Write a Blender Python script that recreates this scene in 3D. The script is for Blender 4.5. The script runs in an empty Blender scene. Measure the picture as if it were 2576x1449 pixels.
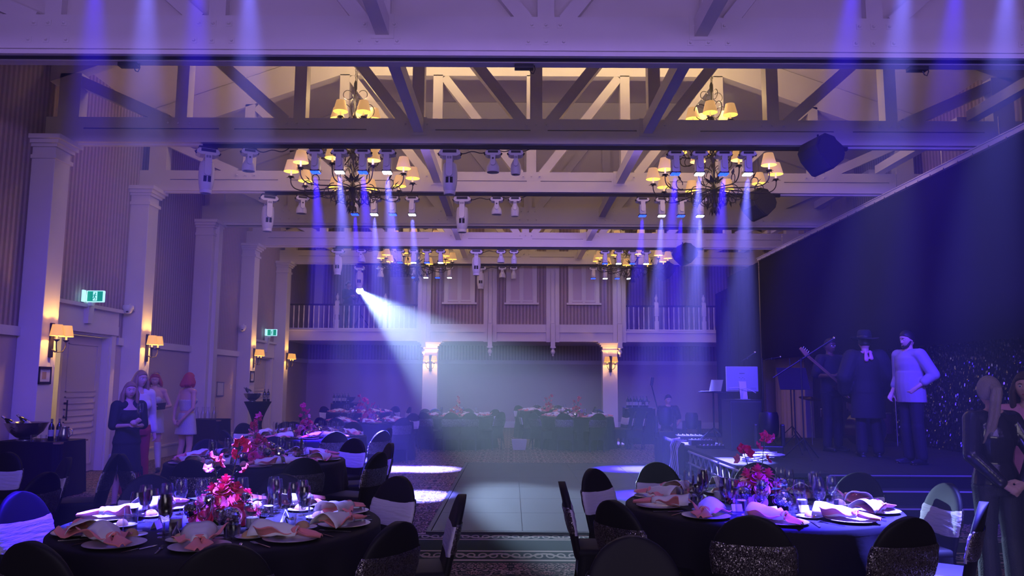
import bpy, bmesh, math, random
from mathutils import Vector, Matrix, Euler
R = math.radians
PI = math.pi
rnd = random.Random(7)
scene = bpy.context.scene
COL = scene.collection

# ------------------------------------------------------------------ camera
F_PX, W_PX, H_PX = 1950.0, 2576.0, 1449.0
PITCH, ROLL, EYE = math.atan(237.5 / 1950.0), 0.005, 1.6
cam_data = bpy.data.cameras.new('camera')
cam_data.sensor_width = 36.0
cam_data.lens = 36.0 * F_PX / W_PX
cam_data.clip_start = 0.05
cam_data.clip_end = 200
cam = bpy.data.objects.new('camera', cam_data)
COL.objects.link(cam)
cam.matrix_world = Matrix.Translation((0, 0, EYE)) @ Matrix.Rotation(PI / 2 + PITCH, 4, 'X') @ Matrix.Rotation(ROLL, 4, 'Z')
scene.camera = cam

# ------------------------------------------------------------------ view, world, light set-up
vs = scene.view_settings
scene.display_settings.display_device = 'sRGB'
vs.view_transform = 'Standard'
vs.look = 'None'
vs.gamma = 1.0
vs.exposure = 0.0
vs.use_curve_mapping = False
cy = scene.cycles
cy.use_denoising = True
cy.max_bounces = 5
cy.diffuse_bounces = 3
cy.glossy_bounces = 2
cy.transmission_bounces = 4
cy.transparent_max_bounces = 6
cy.volume_bounces = 0
cy.caustics_reflective = False
cy.caustics_refractive = False
cy.sample_clamp_indirect = 4.0
cy.use_light_tree = True
world = bpy.data.worlds.new('world')
scene.world = world
world.use_nodes = True
world.node_tree.nodes['Background'].inputs[0].default_value = (0.02, 0.012, 0.06, 1)
world.node_tree.nodes['Background'].inputs[1].default_value = 1.0

HAZE_DENSITY = 0.0105
HAZE_G = 0.62
FOLLOW_E, FOLLOW_A = 38000, R(10)

def light(name, kind, loc, energy, color, target=None, **kw):
    d = bpy.data.lights.new(name, kind)
    d.energy = energy
    d.color = color
    for k, v in kw.items():
        setattr(d, k, v)
    o = bpy.data.objects.new(name, d)
    COL.objects.link(o)
    o.location = loc
    if target is not None:
        dv = Vector(target) - Vector(loc)
        o.rotation_euler = dv.to_track_quat('-Z', 'Y').to_euler()
    return o

# unseen purple and blue area lights added as ambient fill; no fixtures carry them
PURPLE = (0.42, 0.26, 1.0)
BLUE = (0.05, 0.02, 1.0)
light('purple_fill', 'AREA', (0.4, 6.1, 5.22), 68, PURPLE, (0.4, 8.4, 6.2), shape='RECTANGLE', size=14, size_y=0.15)
light('purple_fill', 'AREA', (0.4, -3.5, 4.9), 130, (0.32, 0.2, 1.0), (0.4, 9, 6.6), shape='RECTANGLE', size=12, size_y=0.6, spread=R(80))
light('purple_fill', 'AREA', (0.4, -2.0, 5.2), 100, (0.35, 0.22, 1.0), (0.4, 16, 1.5), shape='RECTANGLE', size=12, size_y=0.4)
light('purple_fill', 'AREA', (0.4, 12.35, 5.05), 62, (0.36, 0.22, 1.0), (0.4, 19, 5.4), shape='RECTANGLE', size=12, size_y=0.3)
light('purple_fill', 'AREA', (0.4, 18.7, 5.1), 135, (0.36, 0.22, 1.0), (0.4, 27, 3.4), shape='RECTANGLE', size=11, size_y=0.3)
light('stage_fill', 'AREA', (4.6, 5.9, 4.9), 310, BLUE, (6.6, 13, 0.8), shape='RECTANGLE', size=5, size_y=0.3, spread=R(75))  # added blue fill to tint the haze and cloth on the stage side
light('blue_fill', 'AREA', (-2.6, 5.9, 4.9), 150, BLUE, (-3.5, 12, 0.5), shape='RECTANGLE', size=5, size_y=0.3, spread=R(75))  # added blue fill for the left half, no fixture there
light('front_fill', 'AREA', (0.3, -3.6, 2.5), 34, (0.92, 0.78, 1.0), (0.2, 5.0, 0.6), shape='RECTANGLE', size=5, size_y=1.2, spread=R(100))  # neutral front light added to lift the near tables; its source is unseen
# warm fixtureless area lights added between the trusses to brighten the flat ceiling
for uy, ue in ((13.3, 150), (19.7, 70), (22.8, 50)):
    light('ceiling_fill', 'AREA', (0.37, uy, 7.25), ue, (1.0, 0.72, 0.36), (0.37, uy + 0.15, 8.3), shape='RECTANGLE', size=7.5, size_y=0.25)
# ------------------------------------------------------------------ helpers
SP, CP = math.sin(PITCH), math.cos(PITCH)
def ray(px, py):
    """direction (x, y, z) of the world ray through a photograph pixel, y scaled to 1"""
    u, v = px - W_PX / 2, py - H_PX / 2
    u0, v0 = u + v * ROLL, v - u * ROLL
    y = F_PX * CP + v0 * SP
    z = F_PX * SP - v0 * CP
    return u0 / y, z / y
def at(px, py, Y):
    a, b = ray(px, py)
    return Vector((a * Y, Y, EYE + b * Y))
def on(px, py, z):
    a, b = ray(px, py)
    Y = (z - EYE) / b
    return Vector((a * Y, Y, z))

MATS = {}
def mat(name, color, rough=0.6, metal=0.0, emit=None, estr=0.0, bump=0.0, bscale=40.0, var=0.0, vscale=6.0,
        spec=0.5, trans=0.0, ior=1.45, alpha=1.0, sss=0.0, coat=0.0, sheen=0.0, stretch=(1, 1, 1)):
    if name in MATS:
        return MATS[name]
    m = bpy.data.materials.new(name)
    m.use_nodes = True
    nt = m.node_tree
    N, L = nt.nodes, nt.links
    b = N['Principled BSDF']
    b.inputs['Base Color'].default_value = (*color, 1)
    b.inputs['Roughness'].default_value = rough
    b.inputs['Metallic'].default_value = metal
    b.inputs['Specular IOR Level'].default_value = spec
    b.inputs['IOR'].default_value = ior
    b.inputs['Transmission Weight'].default_value = trans
    b.inputs['Coat Weight'].default_value = coat
    b.inputs['Sheen Weight'].default_value = sheen
    if emit:
        b.inputs['Emission Color'].default_value = (*emit, 1)
        b.inputs['Emission Strength'].default_value = estr
    if var or bump:
        tc = N.new('ShaderNodeTexCoord')
        mp = N.new('ShaderNodeMapping')
        mp.inputs['Scale'].default_value = stretch
        L.new(tc.outputs['Object'], mp.inputs['Vector'])
    if var:
        n = N.new('ShaderNodeTexNoise')
        n.inputs['Scale'].default_value = vscale
        n.inputs['Detail'].default_value = 4
        L.new(mp.outputs[0], n.inputs['Vector'])
        mx = N.new('ShaderNodeMix')
        mx.data_type = 'RGBA'
        mx.inputs[6].default_value = (*[c * (1 - var) for c in color], 1)
        mx.inputs[7].default_value = (*[min(1, c * (1 + var)) for c in color], 1)
        L.new(n.outputs['Fac'], mx.inputs[0])
        L.new(mx.outputs[2], b.inputs['Base Color'])
    if bump:
        n2 = N.new('ShaderNodeTexNoise')
        n2.inputs['Scale'].default_value = bscale
        n2.inputs['Detail'].default_value = 3
        L.new(mp.outputs[0], n2.inputs['Vector'])
        bp = N.new('ShaderNodeBump')
        bp.inputs['Strength'].default_value = bump
        bp.inputs['Distance'].default_value = 0.01
        L.new(n2.outputs['Fac'], bp.inputs['Height'])
        L.new(bp.outputs[0], b.inputs['Normal'])
    MATS[name] = m
    return m

class MB:
    """collects shapes into ONE mesh"""
    def __init__(s):
        s.v, s.f, s.mi, s.cur = [], [], [], 0
    def add(s, verts, faces, M=None):
        k = len(s.v)
        if M is not None:
            verts = [M @ Vector(p) for p in verts]
        s.v += [tuple(p) for p in verts]
        s.f += [tuple(k + i for i in f) for f in faces]
        s.mi += [s.cur] * len(faces)
        return s
    def box(s, x0, x1, y0, y1, z0, z1, M=None):
        return s.add([(x0, y0, z0), (x1, y0, z0), (x1, y1, z0), (x0, y1, z0), (x0, y0, z1), (x1, y0, z1), (x1, y1, z1), (x0, y1, z1)],
                     [(0, 3, 2, 1), (4, 5, 6, 7), (0, 1, 5, 4), (1, 2, 6, 5), (2, 3, 7, 6), (3, 0, 4, 7)], M)
    def cbox(s, x0, x1, y0, y1, z0, z1, c, M=None):
        """box with chamfered edges"""
        bm = bmesh.new()
        bmesh.ops.create_cube(bm, size=1.0)
        for v in bm.verts:
            v.co = Vector(((x0 + x1) / 2 + v.co.x * (x1 - x0), (y0 + y1) / 2 + v.co.y * (y1 - y0), (z0 + z1) / 2 + v.co.z * (z1 - z0)))
        bmesh.ops.bevel(bm, geom=bm.edges[:], offset=c, segments=2, profile=0.6, affect='EDGES')
        s.bm(bm, M)
        return s
    def bm(s, bm, M=None):
        bm.verts.index_update()
        s.add([v.co.copy() for v in bm.verts], [[v.index for v in f.verts] for f in bm.faces], M)
        bm.free()
    def bar(s, p0, p1, w, h, up=(0, 0, 1)):
        """rectangular bar from p0 to p1, w wide across, h along up"""
        p0, p1, up = Vector(p0), Vector(p1), Vector(up)
        d = (p1 - p0).normalized()
        a = d.cross(up).normalized()
        b = a.cross(d).normalized()
        c = []
        for p in (p0, p1):
            for sa, sb in ((-1, -1), (1, -1), (1, 1), (-1, 1)):
                c.append(p + a * sa * w / 2 + b * sb * h / 2)
        return s.add(c, [(3, 2, 1, 0), (4, 5, 6, 7), (0, 1, 5, 4), (1, 2, 6, 5), (2, 3, 7, 6), (3, 0, 4, 7)])
    def tube(s, pts, r, n=8, cap=True, M=None, flat=1.0):
        pts = [Vector(p) for p in pts]
        rr = r if isinstance(r, (list, tuple)) else [r] * len(pts)
        d0 = (pts[1] - pts[0]).normalized()
        ref = Vector((0, 0, 1)) if abs(d0.z) < 0.9 else Vector((1, 0, 0))
        a = d0.cross(ref).normalized()
        vs_ = []
        for i, p in enumerate(pts):
            if i == 0: d = pts[1] - pts[0]
            elif i == len(pts) - 1: d = pts[-1] - pts[-2]
            else: d = (pts[i + 1] - pts[i]).normalized() + (pts[i] - pts[i - 1]).normalized()
            d = d.normalized() if d.length > 1e-9 else d0
            a = (a - d * a.dot(d)).normalized()
            b = d.cross(a)
            for k in range(n):
                t = 2 * PI * k / n
                vs_.append(p + a * math.cos(t) * rr[i] + b * math.sin(t) * rr[i] * flat)
        fs = []
        for i in range(len(pts) - 1):
            for k in range(n):
                q = (k + 1) % n
                fs.append((i * n + k, i * n + q, (i + 1) * n + q, (i + 1) * n + k))
        if cap:
            fs.append(tuple(reversed(range(n))))
            m = (len(pts) - 1) * n
            fs.append(tuple(range(m, m + n)))
        return s.add(vs_, fs, M)
    def lathe(s, prof, n=16, c=(0, 0, 0), M=None, sx=1.0, sy=1.0):
        """profile [(r, z)...] turned about z"""
        vs_, fs, ring = [], [], []
        for r, z in prof:
            if r < 1e-6:
                ring.append([len(vs_)])
                vs_.append((c[0], c[1], c[2] + z))
            else:
                ring.append(list(range(len(vs_), len(vs_) + n)))
                for k in range(n):
                    t = 2 * PI * k / n
                    vs_.append((c[0] + r * math.cos(t) * sx, c[1] + r * math.sin(t) * sy, c[2] + z))
        for i in range(len(ring) - 1):
            A, B = ring[i], ring[i + 1]
            if len(A) == 1 and len(B) == 1: continue
            for k in range(n):
                q = (k + 1) % n
                if len(A) == 1: fs.append((A[0], B[q], B[k]))
                elif len(B) == 1: fs.append((A[k], A[q], B[0]))
                else: fs.append((A[k], A[q], B[q], B[k]))
        return s.add(vs_, fs, M)
    def prism(s, poly, y0, y1, M=None):
        """polygon [(x, z)...] extruded along y"""
        n = len(poly)
        v = [(x, y0, z) for x, z in poly] + [(x, y1, z) for x, z in poly]
        f = [tuple(range(n)), tuple(reversed(range(n, 2 * n)))]
        for i in range(n):
            j = (i + 1) % n
            f.append((i, i + n, j + n, j))
        return s.add(v, f, M)
    def grid(s, fn, nu, nv, M=None, close_u=False):
        vs_ = [fn(i / nu, j / nv) for j in range(nv + 1) for i in range(nu + (0 if close_u else 1))]
        w = nu + (0 if close_u else 1)
        fs = []
        for j in range(nv):
            for i in range(nu):
                i2 = (i + 1) % w
                fs.append((j * w + i, j * w + i2, (j + 1) * w + i2, (j + 1) * w + i))
        return s.add(vs_, fs, M)
    def mesh(s, name, mats, smooth=False, angle=40):
        me = bpy.data.meshes.new(name)
        me.from_pydata(s.v, [], s.f)
        for m in (mats if isinstance(mats, (list, tuple)) else [mats]):
            me.materials.append(m)
        if any(s.mi):
            me.polygons.foreach_set('material_index', s.mi)
        bm = bmesh.new()
        bm.from_mesh(me)
        bmesh.ops.recalc_face_normals(bm, faces=bm.faces[:])
        bm.to_mesh(me)
        bm.free()
        if smooth:
            me.shade_smooth()
            if angle < 180:
                me.set_sharp_from_angle(angle=R(angle))
        me.update()
        return me
    def build(s, name, mats, parent=None, smooth=False, angle=40, **props):
        o = bpy.data.objects.new(name, s.mesh(name, mats, smooth, angle))
        COL.objects.link(o)
        if parent is not None:
            o.parent = parent
        for k, v in props.items():
            o[k] = v
        return o

def thing(name, label, cat, loc=(0, 0, 0), rot=0.0, group=None):
    o = bpy.data.objects.new(name, None)
    COL.objects.link(o)
    o.empty_display_size = 0.1
    o.location = loc
    o.rotation_euler = (0, 0, rot) if not isinstance(rot, tuple) else rot
    o['label'] = label
    o['category'] = cat
    if group: o['group'] = group
    return o
def tag(o, label, cat, group=None):
    o['label'] = label
    o['category'] = cat
    if group: o['group'] = group
    return o
def inst(me, name, parent, loc=(0, 0, 0), rot=(0, 0, 0), scale=None):
    o = bpy.data.objects.new(name, me)
    COL.objects.link(o)
    o.parent = parent
    o.location = loc
    o.rotation_euler = rot
    if scale: o.scale = scale
    return o
KIDS = {}
def kids(o):
    return [c for c in COL.objects if c.parent == o]
def copy_tree(o, parent=None, cache={}):
    key = o.name
    if key not in cache:
        cache[key] = [c for c in bpy.data.objects if c.parent == o]
    c = o.copy()
    COL.objects.link(c)
    if parent is not None: c.parent = parent
    for ch in cache[key]:
        copy_tree(ch, c)
    return c
def dup(o, label, loc, rot=None, group=None, scale=None):
    c = copy_tree(o)
    c['label'] = label
    c.location = loc
    if rot is not None: c.rotation_euler = (0, 0, rot) if not isinstance(rot, tuple) else rot
    if group: c['group'] = group
    if scale: c.scale = (scale, scale, scale)
    return c
# ------------------------------------------------------------------ materials of the room
CX = 0.37                       # the room's centre line
XL, XR = -7.35, 8.15            # inner wall faces
Y0, Y1 = -6.0, 28.0
ZB, ZT = 5.32, 5.72             # bottom chord of the roof trusses
M_wood = mat('painted woodwork', (0.80, 0.75, 0.70), 0.55, bump=0.12, bscale=25, var=0.05, vscale=3)
M_ceil = mat('painted ceiling board', (0.80, 0.74, 0.68), 0.75, bump=0.08, bscale=30, var=0.04, vscale=2)
M_plain = mat('plain lower wall paint', (0.57, 0.46, 0.46), 0.8, bump=0.06, bscale=60, var=0.05, vscale=2)
M_black = mat('black metal', (0.012, 0.012, 0.016), 0.45)
M_dark = mat('dark recess', (0.02, 0.02, 0.025), 0.8)

def wallpaper():
    m = bpy.data.materials.new('striped wallpaper')
    m.use_nodes = True
    nt = m.node_tree; N, L = nt.nodes, nt.links
    b = N['Principled BSDF']
    b.inputs['Roughness'].default_value = 0.75
    g = N.new('ShaderNodeNewGeometry')
    s = N.new('ShaderNodeSeparateXYZ'); L.new(g.outputs['Position'], s.inputs[0])
    ad = N.new('ShaderNodeMath'); ad.operation = 'ADD'; L.new(s.outputs[0], ad.inputs[0]); L.new(s.outputs[1], ad.inputs[1])
    mu = N.new('ShaderNodeMath'); mu.operation = 'MULTIPLY'; mu.inputs[1].default_value = 2 * PI / 0.11; L.new(ad.outputs[0], mu.inputs[0])
    si = N.new('ShaderNodeMath'); si.operation = 'SINE'; L.new(mu.outputs[0], si.inputs[0])
    n = N.new('ShaderNodeTexNoise'); n.inputs['Scale'].default_value = 14; n.inputs['Detail'].default_value = 4
    L.new(g.outputs['Position'], n.inputs['Vector'])
    r = N.new('ShaderNodeMapRange'); r.inputs[1].default_value = -0.25; r.inputs[2].default_value = 0.25; L.new(si.outputs[0], r.inputs[0])
    mx = N.new('ShaderNodeMix'); mx.data_type = 'RGBA'
    mx.inputs[6].default_value = (0.37, 0.27, 0.29, 1); mx.inputs[7].default_value = (0.58, 0.46, 0.46, 1)
    L.new(r.outputs[0], mx.inputs[0])
    m2 = N.new('ShaderNodeMix'); m2.data_type = 'RGBA'; m2.blend_type = 'MULTIPLY'; m2.inputs[0].default_value = 0.35
    L.new(mx.outputs[2], m2.inputs[6]); L.new(n.outputs['Color'], m2.inputs[7])
    L.new(m2.outputs[2], b.inputs['Base Color'])
    bp = N.new('ShaderNodeBump'); bp.inputs['Strength'].default_value = 0.25; bp.inputs['Distance'].default_value = 0.01
    L.new(r.outputs[0], bp.inputs['Height']); L.new(bp.outputs[0], b.inputs['Normal'])
    return m
M_paper = wallpaper()

def math_node(N, L, op, a, b=None, c=None):
    n = N.new('ShaderNodeMath'); n.operation = op
    for i, x in enumerate((a, b, c)):
        if x is None: continue
        if isinstance(x, (int, float)): n.inputs[i].default_value = x
        else: L.new(x, n.inputs[i])
    return n.outputs[0]

def carpet():
    """floral damask carpet, with a double scroll border running across the room in front of the dance floor"""
    m = bpy.data.materials.new('floral carpet with scroll borders')
    m.use_nodes = True
    nt = m.node_tree; N, L = nt.nodes, nt.links
    M = lambda op, a, b=None, c=None: math_node(N, L, op, a, b, c)
    b = N['Principled BSDF']; b.inputs['Roughness'].default_value = 0.95; b.inputs['Specular IOR Level'].default_value = 0.1
    g = N.new('ShaderNodeNewGeometry'); s = N.new('ShaderNodeSeparateXYZ'); L.new(g.outputs['Position'], s.inputs[0])
    x, y = s.outputs[0], s.outputs[1]
    # damask: symmetric leaf scrolls made from warped waves
    nz = N.new('ShaderNodeTexNoise'); nz.inputs['Scale'].default_value = 5.0; nz.inputs['Detail'].default_value = 2
    def tri(v, p):      # mirrored coordinate
        return M('PINGPONG', v, p)
    tx, ty = tri(x, 0.31), tri(M('ADD', y, 0.1), 0.42)
    cb = N.new('ShaderNodeCombineXYZ'); L.new(tx, cb.inputs[0]); L.new(ty, cb.inputs[1])
    L.new(cb.outputs[0], nz.inputs['Vector'])
    nz.inputs['Scale'].default_value = 9.0
    wv = M('SINE', M('MULTIPLY', nz.outputs['Fac'], 46.0))
    vo = N.new('ShaderNodeTexVoronoi'); vo.inputs['Scale'].default_value = 6.5; vo.feature = 'SMOOTH_F1'
    L.new(cb.outputs[0], vo.inputs['Vector'])
    leaf = M('GREATER_THAN', M('ADD', wv, M('MULTIPLY', vo.outputs['Distance'], -1.3)), -0.45)
    mx = N.new('ShaderNodeMix'); mx.data_type = 'RGBA'
    mx.inputs[6].default_value = (0.035, 0.05, 0.04, 1); mx.inputs[7].default_value = (0.50, 0.36, 0.27, 1)
    L.new(leaf, mx.inputs[0])
    # secondary colour patches (dusty pink flowers)
    mp = N.new('ShaderNodeMix'); mp.data_type = 'RGBA'; mp.inputs[7].default_value = (0.46, 0.24, 0.20, 1)
    L.new(M('MULTIPLY', leaf, M('LESS_THAN', vo.outputs['Distance'], 0.35)), mp.inputs[0]); L.new(mx.outputs[2], mp.inputs[6])
    # border profile: t = distance in front of the dance floor edge (y = 8.52)
    t = M('SUBTRACT', 8.52, y)
    def band(lo, hi):
        return M('MULTIPLY', M('GREATER_THAN', t, lo), M('LESS_THAN', t, hi))
    inb = band(0.0, 1.36)
    # scrolls inside a border strip centred at c
    def scroll(c, hw):
        v = M('DIVIDE', M('SUBTRACT', t, c), hw)
        ph = M('MULTIPLY', x, 2 * PI / 0.42)
        a = M('LESS_THAN', M('ABSOLUTE', M('SUBTRACT', v, M('MULTIPLY', M('SINE', ph), 0.6))), 0.24)
        fx = M('SUBTRACT', M('PINGPONG', x, 0.105), 0.05)
        rr = M('ADD', M('POWER', M('DIVIDE', fx, 0.055), 2.0), M('POWER', v, 2.0))
        ring = M('LESS_THAN', M('ABSOLUTE', M('SUBTRACT', rr, 0.42)), 0.2)
        return M('MULTIPLY', M('MAXIMUM', a, ring), M('LESS_THAN', M('ABSOLUTE', v), 0.95))
    lines = M('MAXIMUM', M('MAXIMUM', band(0.0, 0.05), band(0.30, 0.34)), M('MAXIMUM', band(0.84, 0.89), band(1.22, 1.28)))
    scr = M('MAXIMUM', M('MULTIPLY', scroll(0.175, 0.11), band(0.06, 0.29)), M('MULTIPLY', scroll(1.055, 0.13), band(0.90, 1.21)))
    gold = M('MAXIMUM', lines, M('MULTIPLY', scr, 0.75))
    bc = N.new('ShaderNodeMix'); bc.data_type = 'RGBA'
    bc.inputs[6].default_value = (0.045, 0.075, 0.05, 1); bc.inputs[7].default_value = (0.66, 0.56, 0.40, 1)
    L.new(gold, bc.inputs[0])
    fin = N.new('ShaderNodeMix'); fin.data_type = 'RGBA'
    L.new(inb, fin.inputs[0]); L.new(mp.outputs[2], fin.inputs[6]); L.new(bc.outputs[2], fin.inputs[7])
    pile = N.new('ShaderNodeTexNoise'); pile.inputs['Scale'].default_value = 160; L.new(g.outputs['Position'], pile.inputs['Vector'])
    pm = N.new('ShaderNodeMix'); pm.data_type = 'RGBA'; pm.blend_type = 'MULTIPLY'; pm.inputs[0].default_value = 0.5
    L.new(fin.outputs[2], pm.inputs[6]); L.new(pile.outputs['Color'], pm.inputs[7])
    L.new(pm.outputs[2], b.inputs['Base Color'])
    bp = N.new('ShaderNodeBump'); bp.inputs['Strength'].default_value = 0.5; bp.inputs['Distance'].default_value = 0.005
    L.new(pile.outputs['Fac'], bp.inputs['Height']); L.new(bp.outputs[0], b.inputs['Normal'])
    return m
M_carpet = carpet()

def struct(o, label=None):
    o['kind'] = 'structure'
    if label: o['label'] = label
    return o

# ------------------------------------------------------------------ floor, dance floor, walls, ceiling
struct(MB().box(XL - 1.6, XR + 0.4, Y0, Y1, -0.12, 0.0).build('floor', M_carpet), 'dark floral carpet with gold scroll borders')
DF = struct(MB().box(-0.85, 3.02, 8.54, 15.6, 0.0, 0.012).build('dance_floor', mat('dance floor seam', (0.05, 0.055, 0.06), 0.5)),
            'plain grey dance floor laid on the carpet in the aisle')
M_df = mat('grey vinyl dance floor', (0.035, 0.037, 0.042), 0.5, bump=0.15, bscale=90, var=0.12, vscale=8)
pan = MB().box(0.004, 0.963, 0.004, 1.172, 0, 0.008).mesh('floor_panel', M_df)
for i in range(4):
    for j in range(6):
        inst(pan, 'floor_panel', DF, (-0.84 + i * 0.965, 8.55 + j * 1.174, 0.0125))
eb = MB()
eb.bar((-0.88, 8.5, 0.012), (-0.88, 15.62, 0.012), 0.05, 0.022).bar((-0.9, 8.5, 0.012), (3.02, 8.5, 0.012), 0.05, 0.022)
eb.bar((-0.9, 15.62, 0.012), (3.02, 15.62, 0.012), 0.05, 0.022)
eb.build('edge_ramp', mat('dark rubber edge', (0.02, 0.022, 0.025), 0.5), DF)

ZR = 2.32        # dado rail
def wall_x(name, X, thick, segs, label):
    """wall along y at X; segs = (y0, y1, z0, z1, material)"""
    root = MB().box(min(X, X + thick), max(X, X + thick), Y0, Y1, 7.6, 9.0).build(name, M_plain)
    struct(root, label)
    return root
def wallpanels(root, X, t, spans):
    for (a, b, z0, z1, m, nm) in spans:
        MB().box(min(X, X + t), max(X, X + t), a, b, z0, z1).build(nm, m, root)
wl = wall_x('wall_left', XL, -0.25, [], 'long left wall with striped paper above a dado rail')
D1 = (12.10, 14.22); D2 = (22.1, 23.75)      # door openings
DZ = 2.42
sp = []
for a, b in ((Y0, D1[0]), (D1[1], D2[0]), (D2[1], Y1)):
    sp.append((a, b, 0, ZR, M_plain, 'lower_panel'))
    sp.append((a, b, ZR, 7.6, M_paper, 'paper_panel'))
for a, b in (D1, D2):
    sp.append((a, b, DZ, 7.6, M_paper, 'paper_panel'))
wallpanels(wl, XL, -0.25, sp)
wr = wall_x('wall_right', XR, 0.25, [], 'right wall behind the black screen cloth')
wallpanels(wr, XR, 0.25, [(Y0, Y1, 0, ZR, M_plain, 'lower_panel'), (Y0, Y1, ZR, 7.6, M_paper, 'paper_panel')])
struct(MB().box(XL - 0.3, XR + 0.3, Y0 - 0.2, Y0, 0, 9).build('wall_front', M_plain), 'wall behind the viewer')
wb = struct(MB().box(XL - 0.3, XR + 0.3, Y1, Y1 + 0.2, 4.9, 9).build('wall_back', M_paper), 'far wall under and above the balcony')
MB().box(XL - 0.3, XR + 0.3, Y1, Y1 + 0.2, 0, ZR).build('lower_panel', M_plain, wb)
MB().box(XL - 0.3, XR + 0.3, Y1, Y1 + 0.2, ZR, 4.9).build('paper_panel', M_paper, wb)
# ceiling: flat middle and two slopes
SL = 0.36
HF = 3.85                                     # half width of the flat part
def zc(x, base):                              # underside height over x
    d = abs(x - CX) - HF
    return base if d < 0 else base - SL * d
ZC = 7.70                                     # underside of the top chords
ceil = MB()
xs = [XL - 0.3, CX - HF, CX + HF, XR + 0.3]
poly = [(x, zc(x, ZC + 0.61)) for x in xs] + [(x, zc(x, ZC + 0.81)) for x in reversed(xs)]
ceil.prism(poly, Y0 - 0.2, Y1 + 0.2)
ceil = struct(ceil.build('ceiling', M_ceil), 'raked ceiling boards with a flat centre')
# flush round speakers in the slopes
sp_me = MB().lathe([(0, -0.012), (0.16, -0.012), (0.185, -0.006), (0.19, 0.01), (0, 0.01)], 28).mesh('ceiling_speaker', mat('speaker grille', (0.45, 0.42, 0.42), 0.8, bump=0.6, bscale=300), True)
for (x, y, w) in ((-5.35, 9.9, 'left slope, nearer'), (-5.15, 11.0, 'left slope, farther'), (6.35, 9.9, 'right slope, nearer'), (5.85, 11.0, 'right slope, farther')):
    o = bpy.data.objects.new('ceiling_speaker', sp_me); COL.objects.link(o)
    o.location = (x, y, zc(x, ZC + 0.61)); o.rotation_euler = (0, math.atan(SL) * (1 if x > CX else -1), 0)
    tag(o, 'flush round ceiling speaker set in the %s of its pair' % w, 'speaker', 'round speakers in the ceiling')

# ------------------------------------------------------------------ trims
def rail_box(root, X, sgn, y0, y1, z0, prof):
    for (dz0, dz1, t) in prof:
        MB().box(min(X, X + sgn * t), max(X, X + sgn * t), y0, y1, z0 + dz0, z0 + dz1).build('moulding', M_wood, root)
tr = struct(MB().box(XL, XL + 0.05, Y0, D1[0] - 0.2, ZR - 0.07, ZR + 0.07).build('trim_1', M_wood), 'white dado rail on the left wall')
for a, b in ((D1[1] + 0.2, D2[0] - 0.15), (D2[1] + 0.15, Y1)):
    MB().box(XL, XL + 0.05, a, b, ZR - 0.07, ZR + 0.07).build('rail_length', M_wood, tr)
tr = struct(MB().box(XL, XR, Y1 - 0.05, Y1, ZR - 0.07, ZR + 0.07).build('trim_2', M_wood), 'white dado rail on the far wall')
bb = struct(MB().box(XL, XL + 0.03, Y0, D1[0] - 0.2, 0, 0.22).build('baseboard_left', M_wood), 'tall white baseboard of the left wall')
for a, b in ((D1[1] + 0.2, D2[0] - 0.15), (D2[1] + 0.15, Y1)):
    MB().box(XL, XL + 0.03, a, b, 0, 0.22).box(XL, XL + 0.045, a, b, 0.22, 0.26).build('baseboard_length', M_wood, bb)
struct(MB().box(XL, XR, Y1 - 0.03, Y1, 0, 0.22).build('baseboard_back', M_wood), 'tall white baseboard of the far wall')

# ------------------------------------------------------------------ wall columns and trusses
TY = [2.2, 5.3, 8.65, 11.8, 14.9, 18.0, 21.1, 24.2]     # truss front faces, camera side first
def column(k, X, sgn, y0, y1, proud, label, slot=False):
    x1 = X + sgn * proud
    c = MB().cbox(min(X, x1), max(X, x1), y0, y1, 0, ZB - 0.02, 0.012).build('column', M_wood)
    struct(c, label)
    cap = MB()
    for i, (dz0, dz1, e) in enumerate(((0.36, 0.30, 0.03), (0.18, 0.13, 0.04), (0.13, 0.07, 0.075), (0.07, 0.0, 0.12))):
        a, b = min(X, x1 + sgn * e), max(X, x1 + sgn * e)
        cap.box(a, b, y0 - e, y1 + e, ZB - dz0, ZB - dz1 - 0.002)
    cap.build('capital', M_wood, c)
    MB().box(min(X, x1 + sgn * 0.03), max(X, x1 + sgn * 0.03), y0 - 0.03, y1 + 0.03, 0, 0.24).build('plinth', M_wood, c)
    if slot:
        MB().box(min(x1, x1 + sgn * 0.09), max(x1, x1 + sgn * 0.09), y0 + 0.16, y1 - 0.02, 0, ZB - 0.02).build('partition_jamb', M_wood, c)
    return c
names = ['behind the viewer', 'second nearest, out of sight', 'nearest the partition track', 'with the framed sign and first sconce', 'right of the near double door, with a camera',
         'plain, carrying the second partition jamb', 'with a small framed sign and sconce', 'last before the balcony, with sconce']
for k, Y in enumerate(TY):
    if k < 2: continue
    column(k, XL, 1, Y - 0.28 + (0.0 if k != 2 else 0.1), Y + 0.13, 0.36 if k != 5 else 0.4, 'white left wall column, ' + names[k], slot=(k in (2, 5)))
    column(k, XR, -1, Y - 0.28, Y + 0.26, 0.36, 'white right wall column, ' + names[k].replace('with the framed sign and first sconce', 'nearest behind the black cloth').split(',')[0] + ', truss %s' % 'ABCDEFGH'[k])

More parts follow.
